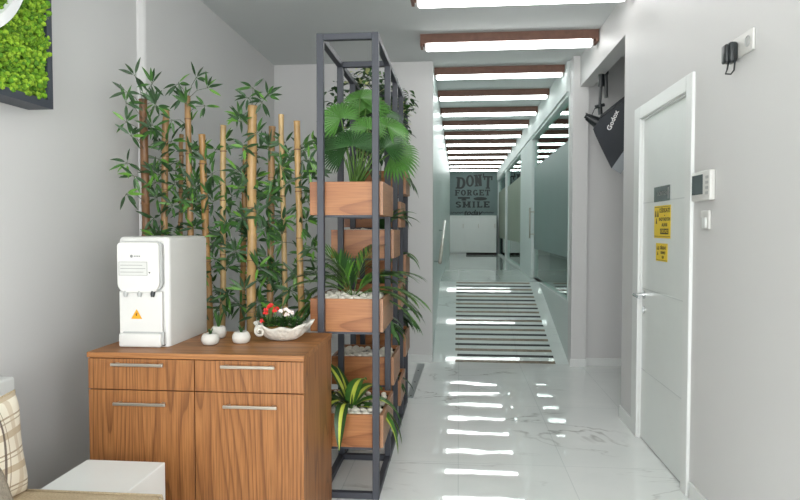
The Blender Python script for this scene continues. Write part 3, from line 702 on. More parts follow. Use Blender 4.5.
m = MB(); m.rbox(X0+.03, X1-.018, Y0-.002, Y0+.013, Z0+.01, .828, .006); m.build('tray_rim', M['plasticgrey'], tr)
for x in (-1.655, -1.585, -1.52):
    m = MB(); m.tube([(x, Y0-.002, 1.024), (x, Y0-.008, 1.008), (x, Y0-.010, .995)], [.012, .011, .008], 12); m.build('spout', M['plasticgrey'] if x != -1.52 else M['darkplastic'], wd, smooth=True, auto=.7)
m = MB(); m.box(X0+.024, X0+.166, Y0-.0152, Y0-.0142, 1.098, 1.163)
for z in (1.162, 1.098): m.box(X0+.024, X0+.166, Y0-.0158, Y0-.0150, z, z+.0015, 1)
for x in (.024, .1645): m.box(X0+x, X0+x+.0015, Y0-.0158, Y0-.0150, 1.098, 1.163, 1)
for z, a in ((1.146, .11), (1.13, .125), (1.113, .115)):
    m.box(X0+.032, X0+.032+a, Y0-.0158, Y0-.0150, z, z+.0022, 1)
m.build('instruction_label', [M['paper'], M['inkgrey']], wd)
m = MB(); m.lathe((0, 0, 0), [(0, 0), (.007, 0), (.007, .001), (0, .001)], 16)
m.v = [(X0+.088+x, Y0-.0142-z, 1.19+y) for x, y, z in m.v]
for k in range(4): m.rbox(X0+.1+k*.0085, X0+.1055+k*.0085, Y0-.0152, Y0-.0142, 1.187, 1.193, .0003)
m.build('badge', M['inkgrey'], wd)
m = MB(); m.prism([(X0+.172, 1.115), (X0+.182, 1.115), (X0+.177, 1.107)], 'Y', Y0-.0154, Y0-.0142); m.build('arrow_mark', M['darkplastic'], wd)
m = MB(); c_ = -1.605; m.prism([(c_-.027, .888), (c_+.027, .888), (c_, .934)], 'Y', Y0-.003, Y0-.0002)
m.prism([(c_-.003, .902), (c_+.003, .902), (c_+.001, .91), (c_+.005, .911), (c_, .922), (c_+.001, .914), (c_-.004, .912)], 'Y', Y0-.0035, Y0-.003, 1)
m.build('warning_sticker', [M['amber'], M['signblack']], wd)

moved(wd, (-1.366, 2.82, .834), .9)

# ------------------------------------------------------------------ small pots on the sideboard
def pot(x, y, r_, h, label, leafy, nx_, ny_):
    t = thing('plant_pot', (x, y, CZ), label, 'plant pot', 'little white stone pots on the sideboard')
    pr = [(0, 0.001), (r_*.62, .001), (r_*.85, h*.12), (r_*.99, h*.38), (r_, h*.58), (r_*.88, h*.85), (r_*.72, h*.97), (r_*.66, h), (r_*.6, h*.96), (r_*.6, h*.86)]
    m = MB(); m.lathe((x, y, CZ), pr, 28)
    m.v = [(a+.0012*math.sin(c*400+a*300), b+.0012*math.sin(a*500+c*200), c) for a, b, c in m.v]; m.build('bowl', M['ceramic'], t, smooth=True)
    m = MB(); m.lathe((x, y, CZ), [(0, h*.9), (r_*.62, h*.88)], 20); m.build('soil', M['soil'], t)
    q = thing('succulent', (x, y, CZ+h*.88), leafy[0], 'potted plant', 'succulents in the little stone pots')
    m = MB()
    for k in range(leafy[1]):
        a = k*2.4; e_ = leafy[3]; m.leaf((x+.005*math.cos(a), y+.005*math.sin(a), CZ+h*.88), (math.cos(a)*e_, math.sin(a)*e_, 1), leafy[2]*R.uniform(.8, 1.1), .012, .1, seg=4, fold=.3, mi=k % 2)
    m.build('leaves', [M['leafdark'], M['leafmid']], q, smooth=True)
    moved(t, (nx_, ny_, .833), .88); moved(q, (nx_, ny_, .833+.88*h*.88), .88)
pot(-1.262, 3.10, .045, .058, 'round white stone pot nearest the dispenser, holding one stubby sprout', ('stubby dark succulent in pot nearest the dispenser', 5, .035, .3), -1.097, 2.69)
pot(-1.272, 3.27, .040, .066, 'taller white stone pot half hidden behind the left pot', ('upright grey-green succulent in half-hidden back pot', 12, .10, .28), -1.122, 2.85)
pot(-1.128, 3.16, .046, .060, 'round white stone pot standing alone right of the other two', ('tiny pale sprout in the pot standing alone', 5, .04, .35), -.974, 2.74)

# ------------------------------------------------------------------ shell bowl with flowers
SX, SY, SZ = -.935, 3.27, CZ
sb = thing('shell_bowl', (SX, SY, SZ), 'white plaster shell-shaped bowl on right end of oak sideboard', 'bowl')
m = MB(); nu, nv = 56, 10; vs = []; fs = []
for j in range(nv+1):
    s_ = j/nv
    for i in range(nu):
        a = 2*PI*i/nu; ca, sa = math.cos(a), math.sin(a)
        ruf = 1+.07*s_*math.sin(a*9+1)+.04*s_*math.sin(a*17)
        rx = (.03+.105*s_**.75)*ruf*(1.12+.06*ca); ry = (.025+.06*s_**.8)*ruf
        z = .001+.072*s_**1.5+.03*s_**3*max(0, ca)**3+.022*s_**3*max(0, -ca)**2+.007*s_*math.sin(a*8+.5)
        vs.append((SX+ca*rx, SY+sa*ry, SZ+z))
for j in range(nv):
    for i in range(nu): fs.append((j*nu+i, j*nu+(i+1) % nu, (j+1)*nu+(i+1) % nu, (j+1)*nu+i))
fs.append(tuple(range(nu-1, -1, -1))); m.add(vs, fs)
o = m.build('shell', M['shell'], sb, smooth=True); md = o.modifiers.new('t', 'SOLIDIFY'); md.thickness = .006; md.offset = -1
m = MB()  # curled whorl at the left end
pts = []; rad = []
for k in range(26):
    a = k*.36; r_ = .027*(1-k/30); pts.append((SX-.085-.018+r_*math.cos(a+2), SY-.045-.0006*k, SZ+.052+r_*math.sin(a+2))); rad.append(.010*(1-k/40))
m.tube(pts, rad, 8); m.build('whorl', M['shell'], sb, smooth=True)
m = MB(); m.lathe((0, 0, 0), [(0, .0), (.9, -.05), (1, -.1)], 24); m.v = [(SX+.008+x*.105, SY+y*.058, SZ+.068+z*.06+.008*R.random()) for x, y, z in m.v]
m.build('soil', plain('sphagnum', (112, 84, 34), .95, var=.4, scale=60, bump=1, bscale=90), sb)
def flower_plant(cx_, name, label, pet, heads, spread, nleaf):
    q = thing(name, (cx_, SY, SZ+.06), label, 'flowering plant')
    m = MB()
    for k in range(nleaf):
        a = R.uniform(0, 2*PI); e_ = R.uniform(.3, 1.3)
        m.leaf((cx_+R.uniform(-spread, spread), SY+R.uniform(-.03, .03), SZ+.062+R.uniform(0, .045)), (math.cos(a)*e_, math.sin(a)*e_, .6), R.uniform(.022, .045), R.uniform(.012, .02), .3, seg=4, mi=R.choice((0, 0, 1)))
    m.build('foliage', [M['leafdark'], M['leafmid'], M['leafbright']], q, smooth=True)
    for hx, hy, hz in heads:
        m = MB(); c_ = V((hx, hy, hz))
        for k in range(9):
            o_ = c_+V((R.uniform(-1, 1), R.uniform(-1, 1), R.uniform(-.5, .7)))*.009
            nn = (o_-c_+V((0, -.008, .006))).normalized()
            for j in range(4):
                a = j*PI/2+k; dd = nn.orthogonal().normalized(); dd = Quaternion(nn, a) @ dd
                m.leaf(o_, dd+nn*.25, .0085, .008, 0, nrm=nn, seg=3, fold=.05)
        m.tube([(hx*.7+cx_*.3, SY, SZ+.06), (hx, hy, hz)], .0015, 5, mi=1)
        m.build('flower_head', [pet, M['stem']], q)
flower_plant(SX-.045, 'red_flower', 'red flowering plant in left half of shell bowl', M['red'],
   [(SX-.098, SY-.03, .855), (SX-.082, SY-.02, .895), (SX-.07, SY-.01, .925), (SX-.035, SY-.02, .905), (SX-.078, SY-.02, .91), (SX-.03, SY, .915), (SX-.065, SY+.02, .93)], .055, 110)
flower_plant(SX+.05, 'white_flower', 'pale white flowering plant in right half of shell bowl', M['petalwhite'],
   [(SX+.0, SY-.02, .905), (SX+.022, SY-.01, .912), (SX+.045, SY-.02, .905), (SX+.06, SY-.02, .897), (SX+.035, SY-.03, .888), (SX+.02, SY+.01, .908)], .055, 110)

for o_ in [sb]+[o for o in C.objects if o.name.startswith(('red_flower', 'white_flower'))]:
    moved(o_, V((-.812, 2.83, .8335))+(o_.location-V((SX, SY, SZ)))*.88, .88)

# ------------------------------------------------------------------ bamboo poles
import math as _m
def ppt(px, py, y):
    F_ = 630.; yaw = math.atan(59/F_); pit = math.atan(22*math.cos(yaw)/F_)
    f = V((-math.sin(yaw)*math.cos(pit), math.cos(yaw)*math.cos(pit), -math.sin(pit))); r_ = V((math.cos(yaw), math.sin(yaw), 0)); u_ = r_.cross(f)
    dd = f+r_*((px-400)/F_)+u_*((250-py)/F_); k = y/dd.y; return V((0, 0, 1.35))+dd*k
def wx(px, y): # world X that shows at picture column px for a pole standing at depth y on the cabinet's level
    a = math.atan((px-400)/630.)-math.atan(59/630.); return y*math.tan(a)
poles = [ # px top, px at sideboard, y depth, top height, radius, colour, label
 (145, 147, 3.545, 2.10, .0225, 0, 'thick dark brown bamboo pole, leftmost beside the wall corner'),
 (167.5, 162, 3.60, 2.05, .0190, 1, 'leaning bamboo pole, second from the left'),
 (183, 178, 3.78, 1.93, .0130, 1, 'thin short bamboo pole just left of the tall third pole'),
 (189, 192, 3.62, 2.13, .0175, 1, 'tall bamboo pole topped by a leafy spray, third tall one from left'),
 (203, 209, 3.60, 1.90, .0195, 4, 'short bamboo pole right of dispenser with mottled top'),
 (224.5, 222, 3.64, 1.96, .0165, 3, 'slim pale bamboo pole with ringed top, behind the left stone pots'),
 (246, 242, 3.80, 1.86, .0170, 4, 'brown bamboo pole behind and left of the thickest one'),
 (253.5, 251, 3.58, 2.06, .0260, 2, 'thickest yellow bamboo pole behind the lone stone pot'),
 (273, 269, 3.72, 1.96, .0195, 1, 'bamboo pole with leafy top just right of the thickest one'),
 (282, 285, 3.66, 2.02, .0155, 3, 'slim pale bamboo pole behind the shell bowl, second from right'),
 (297.5, 301, 3.60, 1.97, .0180, 2, 'rightmost bamboo pole, pale yellow, nearest the plant shelf')]
for i, (pt_, pb_, y, ztop, rr, ci, lab) in enumerate(poles):
    rr *= 1.12; xt, xb = wx(pt_, y), wx(pb_, y); x_fl = xb+(xb-xt)*.5
    if i == 0: x_fl = max(x_fl, XL2+.06)
    g = thing('bamboo_pole', (x_fl, y, 0), lab, 'bamboo', 'artificial bamboo poles behind the sideboard')
    m = MB(); zz = 0; pts = []; rad = []; nodes = []
    z = 0
    ax = lambda z: V((xt+(xb-xt)*(ztop-z)/(ztop-.8) if z > .8 else xb+(x_fl-xb)*(.8-z)/.8, y, z))
    sg = R.uniform(.2, .3)
    while z < ztop:
        nz = min(z+sg*R.uniform(.85, 1.1), ztop)
        if ztop-nz < .05: nz = ztop
        wob = V((R.uniform(-.004, .004), R.uniform(-.004, .004), 0))
        for f, k in ((0, 1.10), (.02, 1.0), (.5, .96), (.97, .99), (.99, 1.1)):
            q = z+(nz-z)*f; pts.append(ax(q)+wob*math.sin(PI*f)); rad.append(rr*k*(1-.08*q/ztop))
        z = nz; nodes.append(z)
    pts.append(ax(ztop)); rad.append(rr*.92)
    m.tube(pts, rad, 14)
    m.build('cane', CANE[ci], g, smooth=True, auto=.9)
    for z in nodes[:-1]:
        m = MB(); c_ = ax(z); m.tube([c_-V((0, 0, .004)), c_, c_+V((0, 0, .004))], [rr*1.0, rr*1.07, rr*1.0], 14, caps=False)
        m.build('node_ring', CANE[0], g, smooth=True)
    # leaf sprays
    m = MB()
    def cluster(c_, k, size, out=None):
        base = out or V((R.uniform(-1, 1), R.uniform(-.9, .3), R.uniform(-.2, .5)))
        for j in range(k):
            a = R.uniform(0, 2*PI)
            dd = V((math.cos(a), R.uniform(-.55, .25), math.sin(a)*.9+.1))+base*.5
            mi = R.choices((0, 1, 2, 3), (.48, .27, .12, .13))[0]
            b0_ = c_+dd.normalized()*.012
            m.leaf(b0_, dd, size*R.uniform(.75, 1.15), size*.2, R.uniform(.05, .5), nrm=(R.uniform(-.4, .4), -1, R.uniform(-.2, .6)), mi=mi, seg=5, fold=.12)
            m.tube([c_, b0_], .0012, 4, mi=4)
    n_cl = {0: 14, 1: 15, 2: 14, 3: 15, 4: 17, 5: 16, 6: 16, 7: 17, 8: 17, 9: 16, 10: 20}[i]; rr0 = rr
    zhi = ztop-(.10 if i not in (0, 3, 7) else .02)
    for k in range(n_cl):
        z = .84+(zhi-.84)*((k+.5)/n_cl)+R.uniform(-.04, .04)
        a = R.uniform(0, 2*PI); ln = R.uniform(.04, .13)
        p0 = ax(z); dx = math.cos(a)*ln
        if i == 0: dx = min(dx, .08) if k % 3 else abs(dx)*.8
        if i == 10 and k % 2: dx = abs(dx)
        p1 = p0+V((dx, math.sin(a)*ln*.4-.01, R.uniform(-.02, .05)))
        if p1.x < XL2+.11: p1.x = XL2+.11
        if p1.y < 3.3: p1.y = 3.3
        m.tube([p0, (p0+p1)/2+V((0, 0, .01)), p1], .0018, 5, mi=4)
        cluster(p1, R.randint(6, 9), .088)
    for px_, py_ in {0: [(127, 92), (126, 103), (126, 122), (131, 136), (135, 76), (156, 106), (152, 84), (127, 163), (126, 194), (134, 176)],
                     3: [(178, 84), (196, 78), (207, 88), (205, 106), (182, 98), (172, 120)], 7: [(253, 88), (248, 98), (262, 102), (238, 113), (268, 96), (240, 122)],
                     10: [(312, 142), (322, 150), (309, 160), (318, 172), (312, 190)]}.get(i, []):
        yy_ = 3.2 if i == 0 else y-.06; p1 = ppt(px_, py_, yy_); zt_ = min(ztop-.02, p1.z-.03); p0 = ax(zt_)
        m.tube([p0, (p0+p1)/2+V((0, 0, .02)), p1], .0018, 5, mi=4)
        cluster(p1, 6, .085, V(((p1.x-p0.x)*5, -.1, .25)))
    m.build('foliage', [M['leafdark'], M['leafmid'], M['leafbright'], M['leafblue'], M['twig']], g, smooth=True)

# ------------------------------------------------------------------ plant shelf
FX0, FX1 = -.697, -.391; PYs = [3.058, 3.58, 4.0, 4.4, 4.8]; FT = 2.30; tk = .033
sh = thing('plant_shelf', ((FX0+FX1)/2, 3.15, 0), 'tall slate grey metal frame holding wooden planter boxes', 'shelf frame')
for y in PYs:
    for x in (FX0, FX1-tk):
        m = MB(); m.rbox(x, x+tk, y, y+tk, 0, FT, .002, 1); m.build('post', M['frame'], sh)
for z in (0.001, FT-tk):
    for x in (FX0, FX1-tk):
        for a, b in zip(PYs[:-1], PYs[1:]):
            pass
        m = MB(); m.rbox(x+.001, x+tk-.001, PYs[0]+tk, PYs[-1], z+.0005, z+tk-.001, .002, 1); m.build('long_rail', M['frame'], sh)
    for y in (PYs[0], PYs[1]+.0, PYs[3], PYs[4]) if z > 1 else (PYs[0], PYs[1], PYs[3], PYs[4]):
        m = MB(); m.rbox(FX0+tk, FX1-tk, y+.001, y+tk-.001, z+.0005, z+tk-.001, .002, 1); m.build('cross_rail', M['frame'], sh)
# support rails under the boxes
BX0, BX1, BH = -.742, -.374, .165
boxes = []
spec = [(0, 1.58, 'top box of the nearest column, holding the fan palm'), (0, .997, 'middle box of the nearest column, filled with white pebbles'), (0, .415, 'lowest box of the nearest column, by the floor'),
 (1, 1.34, 'upper box of second column, seen between the two front boxes'), (1, .60, 'lower box of second column, with pebbles'),
 (2, 1.52, 'top box of third column'), (2, .99, 'middle box of third column'), (2, .36, 'lowest box of third column'),
 (3, 1.755, 'highest box, top of the farthest column'), (3, 1.16, 'middle box of the farthest column'), (3, .60, 'lowest box of the farthest column')]
for b, zt, lab in spec:
    y0, y1 = PYs[b]+tk+.003, PYs[b+1]-.004; x0 = BX0; x1 = BX1; z0 = zt-BH; th = .016
    t = thing('planter_box', ((x0+x1)/2, (y0+y1)/2, z0), 'reddish wooden planter box, '+lab, 'planter', 'wooden planter boxes on the frame')
    m = MB(); m.box(x0, x1-th, y0, y0+th, z0, zt); m.build('front_board', M['planter'], t, bevel=.001)
    m = MB(); m.box(x0, x1-th, y1-th, y1, z0, zt); m.build('back_board', M['planter'], t, bevel=.001)
    m = MB(); m.box(x1-th, x1, y0, y1, z0, zt); m.build('side_board', M['planteredge'], t, bevel=.001)
    m = MB(); m.box(x0, x0+th, y0+th, y1-th, z0, zt); m.build('side_board', M['planteredge'], t, bevel=.001)
    m = MB(); m.box(x0+th, x1-th, y0+th, y1-th, z0, z0+.014); m.build('base_board', M['planter'], t)
    m = MB(); g_ = 8; vs = [(x0+th+(x1-x0-2*th)*i/g_, y0+th+(y1-y0-2*th)*j/g_, zt-.022+R.uniform(-.003, .003)) for j in range(g_+1) for i in range(g_+1)]
    m.add(vs, [(j*(g_+1)+i, j*(g_+1)+i+1, (j+1)*(g_+1)+i+1, (j+1)*(g_+1)+i) for j in range(g_) for i in range(g_)]); m.build('soil', M['soil'], t)
    m = MB()
    for yy in (y0-.001, y1-.012): m.box(x0+.05, x1-.05, yy+.002, yy+.011, z0-.012, z0-.0005)
    m.build('support_bracket', M['frame'], t)
    boxes.append((b, zt, x0, x1, y0, y1))
# pebbles
protos = []
for k in range(4):
    bm = bmesh.new(); bmesh.ops.create_icosphere(bm, subdivisions=2, radius=1)
    ph = [R.uniform(0, 6) for _ in range(6)]
    for v in bm.verts:
        c = v.co.copy(); v.co = c*(1+.1*math.sin(c.x*2.2+ph[0])+.1*math.sin(c.y*2.6+ph[1])+.08*math.sin(c.z*3+ph[2]))
    me = bpy.data.meshes.new('pebble'); bm.to_mesh(me); bm.free(); me.materials.append(M['pebble'])
    me.polygons.foreach_set('use_smooth', [True]*len(me.polygons)); protos.append(me)
which = {(0, .997): ('middle box of the nearest column', 44), (0, .415): ('lowest box of the nearest column', 56), (1, .60): ('lower box of the second column', 44), (1, 1.34): ('upper box of the second column', 16)}
for b, zt, x0, x1, y0, y1 in boxes:
    if (b, zt) not in which: continue
    nm, cnt = which[(b, zt)]; nx = 8; cells = [(i, j) for j in range(7) for i in range(nx)]; 
    if cnt < len(cells): cells = cells[:cnt]
    for i, j in cells:
        s_ = R.uniform(.016, .022)
        px_, py_ = x0+.038+(x1-x0-.076)*(i+.5*(j % 2)*.8)/(nx-.6), y0+.036+(y1-y0-.072)*j/6.2
        if abs(px_-(x0+x1)/2) < .03 and abs(py_-(y0+y1)/2) < .03: continue
        o = bpy.data.objects.new('pebble', R.choice(protos)); C.objects.link(o)
        o.location = (px_+R.uniform(-.004, .004), py_+R.uniform(-.004, .004), zt-.022+s_*.55+R.uniform(0, .006))
        o.scale = (s_*R.uniform(.95, 1.35), s_*R.uniform(.85, 1.15), s_*R.uniform(.65, .85)); o.rotation_euler = (R.uniform(-.3, .3), R.uniform(-.3, .3), R.uniform(0, 6))
        tag(o, 'white pebble among others in the %s' % nm, 'pebble', 'white pebbles in the %s' % nm)

GL = [M['leafdark'], M['leafmid'], M['leafbright'], M['stripe'], M['stem'], M['cream'], M['palm'], M['palmdark'], M['leafblue']]
# --- fan palm in the top front box
t = thing('fan_palm', (-.56, 3.38, 1.55), 'bright green fan palm in top front planter box', 'potted plant')
base = V((-.56, 3.38, 1.548))
FS = 1.28
fans = [ # hub px, py, depth, radius, up angle (deg from vertical, + right), material
 (352, 146, 3.24, .135, 5, 7, 1.65), (341, 118, 3.36, .10, -35, 6, 2.2), (366, 108, 3.44, .12, 0, 6, 2.2), (387, 126, 3.33, .11, 35, 6, 2.2), (384, 148, 3.30, .10, 20, 7, 2.0),
 (392, 152, 3.42, .12, 100, 6, 1.8), (368, 128, 3.30, .10, -10, 6, 2.2), (374, 112, 3.50, .11, 25, 6, 2.1), (335, 136, 3.45, .09, -60, 7, 1.9), (360, 98, 3.42, .10, 12, 6, 1.9), (346, 150, 3.36, .11, -70, 7, 1.5), (380, 118, 3.48, .10, 60, 7, 1.8)]
stems = MB()
for px_, py_, y_, r_, ang, mi, spr in fans:
    hub = ppt(px_, py_, y_); a = math.radians(ang)
    g = MB(); g.fan(hub, (R.uniform(-.5, .5), -1, R.uniform(.1, .8)), (math.sin(a), 0, math.cos(a)), r_*FS*R.uniform(.9, 1.1), 24, spr, cup=R.uniform(.1, .35), droop=R.uniform(.15, .5), cut=R.uniform(.62, .74))
    mid = (base+hub)/2+V(((hub.x-base.x)*.1, 0, .05)); stems.tube([base, mid, hub], [.006, .0045, .003], 6)
    g.build('fan_leaf', GL[mi], t)
stems.tube([base-V((0, 0, .01)), base+V((0, 0, .09))], [.018, .012], 8)
for k in range(5): stems.tube([base+V((R.uniform(-.03, .03), R.uniform(-.03, .03), 0)), base+V((R.uniform(-.07, .07), R.uniform(-.04, .04), R.uniform(.15, .25)))], [.006, .003], 6)
stems.build('stalks', M['stem'], t, smooth=True)

def arching(name, base, n, ln, w, label, cat='potted plant', mis=(0, 1), el=(.5, 1.6), droop=(1., 1.8), mi2=None, stalk=0, bias=None, fold=.2, seg=9, yscale=1., spread=.01, xlim=None):
    base = V(base); t = thing(name, base, label, cat); m = MB(); w *= 1.35; n += 3
    for k in range(n):
        a = k*2.39996+R.uniform(-.3, .3); c_, s_ = math.cos(a), math.sin(a)*yscale
        if bias: c_ += bias[0]; s_ += bias[1]
        e_ = R.uniform(*el)
        b_ = base+V((R.uniform(-spread, spread), R.uniform(-spread, spread), stalk*R.uniform(.6, 1) if stalk else 0))
        m.leaf(b_, (c_, s_, e_), ln*R.uniform(.7, 1.1), w*R.uniform(.8, 1.15), R.uniform(*droop), mi=R.choice(mis), mi2=mi2, seg=seg, fold=fold, prof=.75)
    m.build('leaves', GL, t, smooth=True)
    if stalk:
        m = MB(); m.tube([base, base+V((0, 0, stalk))], [.012, .009], 8); m.build('stem', M['stem'], t, smooth=True)
    return t
# grassy palm in the middle front box
t = thing('palm_plant', (-.57, 3.36, .965), 'feathery dark green palm in pebble-filled middle front box', 'potted plant'); m = MB()
fb = V((-.57, 3.36, .967))
for k, (dx, dy, dz, ln) in enumerate([(-1, -.3, 1.2, .26), (-.75, .2, 1.7, .26), (-1.3, .1, .7, .22), (-.3, -.5, 1.4, .24), (.2, .4, 1.7, .24), (.7, -.3, 1.2, .25), (1.2, .1, 1.0, .28), (1.35, .6, .8, .28), (.95, -.1, 1.5, .27), (-.9, -.7, .5, .22), (.5, .8, 1.2, .24), (1.3, .3, .5, .27), (-1.2, -.2, .45, .2), (-.5, .5, 1.0, .24), (.4, -.7, .8, .22), (-1.0, .5, 1.0, .24), (.9, -.5, .7, .25), (-.1, -.9, .9, .18), (1.0, .5, .9, .27), (-.6, -.6, 1.1, .22)]):
    dy = max(dy, -.22); d_ = V((dx, dy, dz)).normalized(); p = fb.copy(); cur = d_.copy(); rib = [p.copy()]; seg = 12; ln *= 1.3
    for i in range(seg):
        cur = (cur+V((0, 0, -1))*.11).normalized(); p = p+cur*ln/seg; rib.append(p.copy())
        if i > 1:
            sd = cur.cross(V((0, 0, 1))).normalized()
            for s_ in (-1, 1):
                q_ = cur*1.3+sd*s_*.65+V((0, 0, .12)); q_.y = max(q_.y, -.45)
                m.leaf(p, q_, .15*(1-.35*abs(i/seg-.5)), .014, .5, mi=R.choice((0, 0, 1, 1, 2) if k % 3 else (1, 2)), seg=4, fold=.15)
    m.tube(rib, .0022, 5, mi=4)
m.build('fronds', GL, t, smooth=True)
# dracaena with a yellow stripe in the lowest front box
t = thing('dracaena', (-.565, 3.33, .37), 'green dracaena with yellow-striped leaves in lowest front box', 'potted plant'); m = MB()
db = V((-.565, 3.245, .40))
for dx, dy, dz, ln, w_, dr in [(-.45, -.5, 2.0, .24, .052, 3.0), (-.8, -.2, 1.5, .24, .046, 1.6), (-.45, .2, 1.9, .24, .05, .8), (.2, -.3, 1.8, .23, .05, 1.3), (.75, .1, 1.15, .27, .048, 2.0), (1.1, -.1, .9, .30, .05, 2.4), (.95, .3, .7, .30, .045, 2.0), (-1.1, .1, .8, .20, .04, 1.5), (-.05, -.75, 2.3, .25, .036, 4.0), (.4, .7, 1.5, .24, .045, 1.3), (-.5, .7, 1.3, .22, .045, 1.4), (-.2, -.2, 2.0, .2, .04, .7)]:
    m.leaf(db+V((dx, dy, 0))*.012+(V((0, -.085, .025)) if dy == -.75 else V((0, 0, 0))), (dx, dy, dz*.72), ln*1.3, w_*1.75, dr, mi=0 if dx < 0 else 1, mi2=3, seg=10, fold=.16, prof=.8)
m.build('leaves', GL, t, smooth=True)
m = MB(); m.tube([db-V((0, 0, .01)), db+V((0, 0, .03))], .012, 8); m.build('stem', M['stem'], t, smooth=True)
# second column
arching('leafy_plant', (-.47, 3.82, 1.30), 12, .25, .032, 'dark long-leaved plant rising from upper box of second column', mis=(0, 0, 1), el=(1.2, 2.2), droop=(.6, 1.4), stalk=.05, bias=(.3, 0))
arching('leafy_plant', (-.50, 3.74, .56), 9, .24, .05, 'thick-stemmed plant in lower pebble box of second column', mis=(0, 1), el=(.6, 1.2), droop=(1.2, 2.0), stalk=.24, bias=(.7, .3))
# third column
arching('leafy_plant', (-.50, 4.20, 1.48), 12, .24, .045, 'dark broad-leaved plant drooping from top box of third column', mis=(0, 0, 1), el=(.5, 1.3), droop=(1.5, 2.4), bias=(.6, 0))
arching('leafy_plant', (-.50, 4.20, .955), 12, .22, .03, 'narrow-leaved plant arching from middle box of third column', mis=(0, 1, 1), el=(.8, 1.6), droop=(1., 1.8), bias=(.5, 0))
arching('leafy_plant', (-.50, 4.20, .325), 8, .24, .022, 'thin-leaved plant in lowest box of third column', mis=(0, 0), el=(1., 1.7), droop=(1.5, 2.4), bias=(.5, 0))
# fourth column
arching('leafy_plant', (-.50, 4.6, 1.72), 10, .29, .03, 'long-leaved plant hanging right from the highest box', mis=(0, 0, 1), el=(.6, 1.1), droop=(1.0, 1.8), bias=(.9, -.1))
arching('leafy_plant', (-.50, 4.6, 1.125), 12, .28, .03, 'strap-leaved plant in middle box of farthest column', mis=(0, 1, 2), el=(.9, 1.7), droop=(1.2, 2.0), bias=(.5, 0))
arching('leafy_plant', (-.50, 4.6, .565), 12, .29, .042, 'broad-leaved plant spilling right from lowest farthest box', mis=(0, 1), el=(.9, 1.5), droop=(1.1, 1.9), bias=(.55, 0), stalk=.12)
# tall variegated shrub rising from the back boxes
def shrub(base, tips, label, mis):
    t = thing('variegated_shrub', base, label, 'potted plant'); m = MB(); st_ = MB(); base = V(base)
    for tp in tips:
        tp = V(tp); mid = (base+tp)/2+V((R.uniform(-.03, .03), 0, .03)); pts = [base, base*.6+mid*.4+V((0, 0, .03)), mid, (mid+tp)/2, tp]; st_.tube(pts, [.005, .004, .003, .0025, .002], 6)
        for k in range(100):
            f = R.uniform(.4, 1.05); q = base.lerp(tp, f)+V((R.uniform(-.075, .075), R.uniform(-.06, .06), R.uniform(-.04, .07)))
            a = R.uniform(0, 6.28); m.leaf(q, (math.cos(a), math.sin(a), R.uniform(-.5, .9)), R.uniform(.045, .075), .03, .6, mi=R.choice(mis), seg=4, fold=.12)
    m.build('leaves', GL, t, smooth=True); st_.build('stems', M['twig'], t, smooth=True)
shrub((-.53, 4.22, 1.49), [ppt(338, 92, 4.2), ppt(352, 86, 4.2), ppt(362, 78, 4.25), ppt(350, 110, 4.1), ppt(377, 84, 4.3), ppt(367, 92, 4.15)], 'tall small-leaved variegated shrub behind the fan palm', (0, 8, 8, 1, 5, 8))
shrub((-.53, 4.62, 1.72), [ppt(392, 88, 4.6), ppt(402, 98, 4.6), ppt(396, 108, 4.55), ppt(386, 96, 4.6), ppt(404, 108, 4.6), ppt(372, 76, 4.6)], 'pale variegated shrub at top far end of plant frame', (0, 1, 1, 5, 8, 2))

# ------------------------------------------------------------------ seat corner at lower left
sf = thing('bench_sofa', (-1.3, 1.2, 0), 'beige upholstered bench seat at lower left, white back panel', 'sofa')
m = MB(); m.rbox(-1.80, -.957, .35, 1.965, .33, .475, .03, 4); m.build('seat', M['linen'], sf, smooth=True, auto=1.)
m = MB(); m.tube([(-.960, .38, .468), (-.960, 1.94, .468), (-.972, 1.963, .468), (-1.78, 1.963, .468)], .006, 8); m.build('piping', M['linen'], sf, smooth=True)
m = MB(); m.rbox(-1.80, -.97, .37, 1.955, .08, .33, .008); m.build('base', M['linen'], sf)
m = MB(); m.rbox(-1.885, -1.805, .3, 2.40, .0, .745, .012, 3); m.build('backrest', M['trimwhite'], sf, smooth=True, auto=1.)
m = MB(); m.rbox(-1.80, -1.60, .4, 1.62, .476, .72, .05, 4); m.build('back_cushion', M['linen'], sf, smooth=True, auto=1.)
for x, y in ((-1.75, .45), (-1.05, .45), (-1.75, 1.88), (-1.05, 1.88)):
    m = MB(); m.tube([(x, y, 0), (x, y, .08)], [.018, .022], 12); m.build('leg', M['darkplastic'], sf)
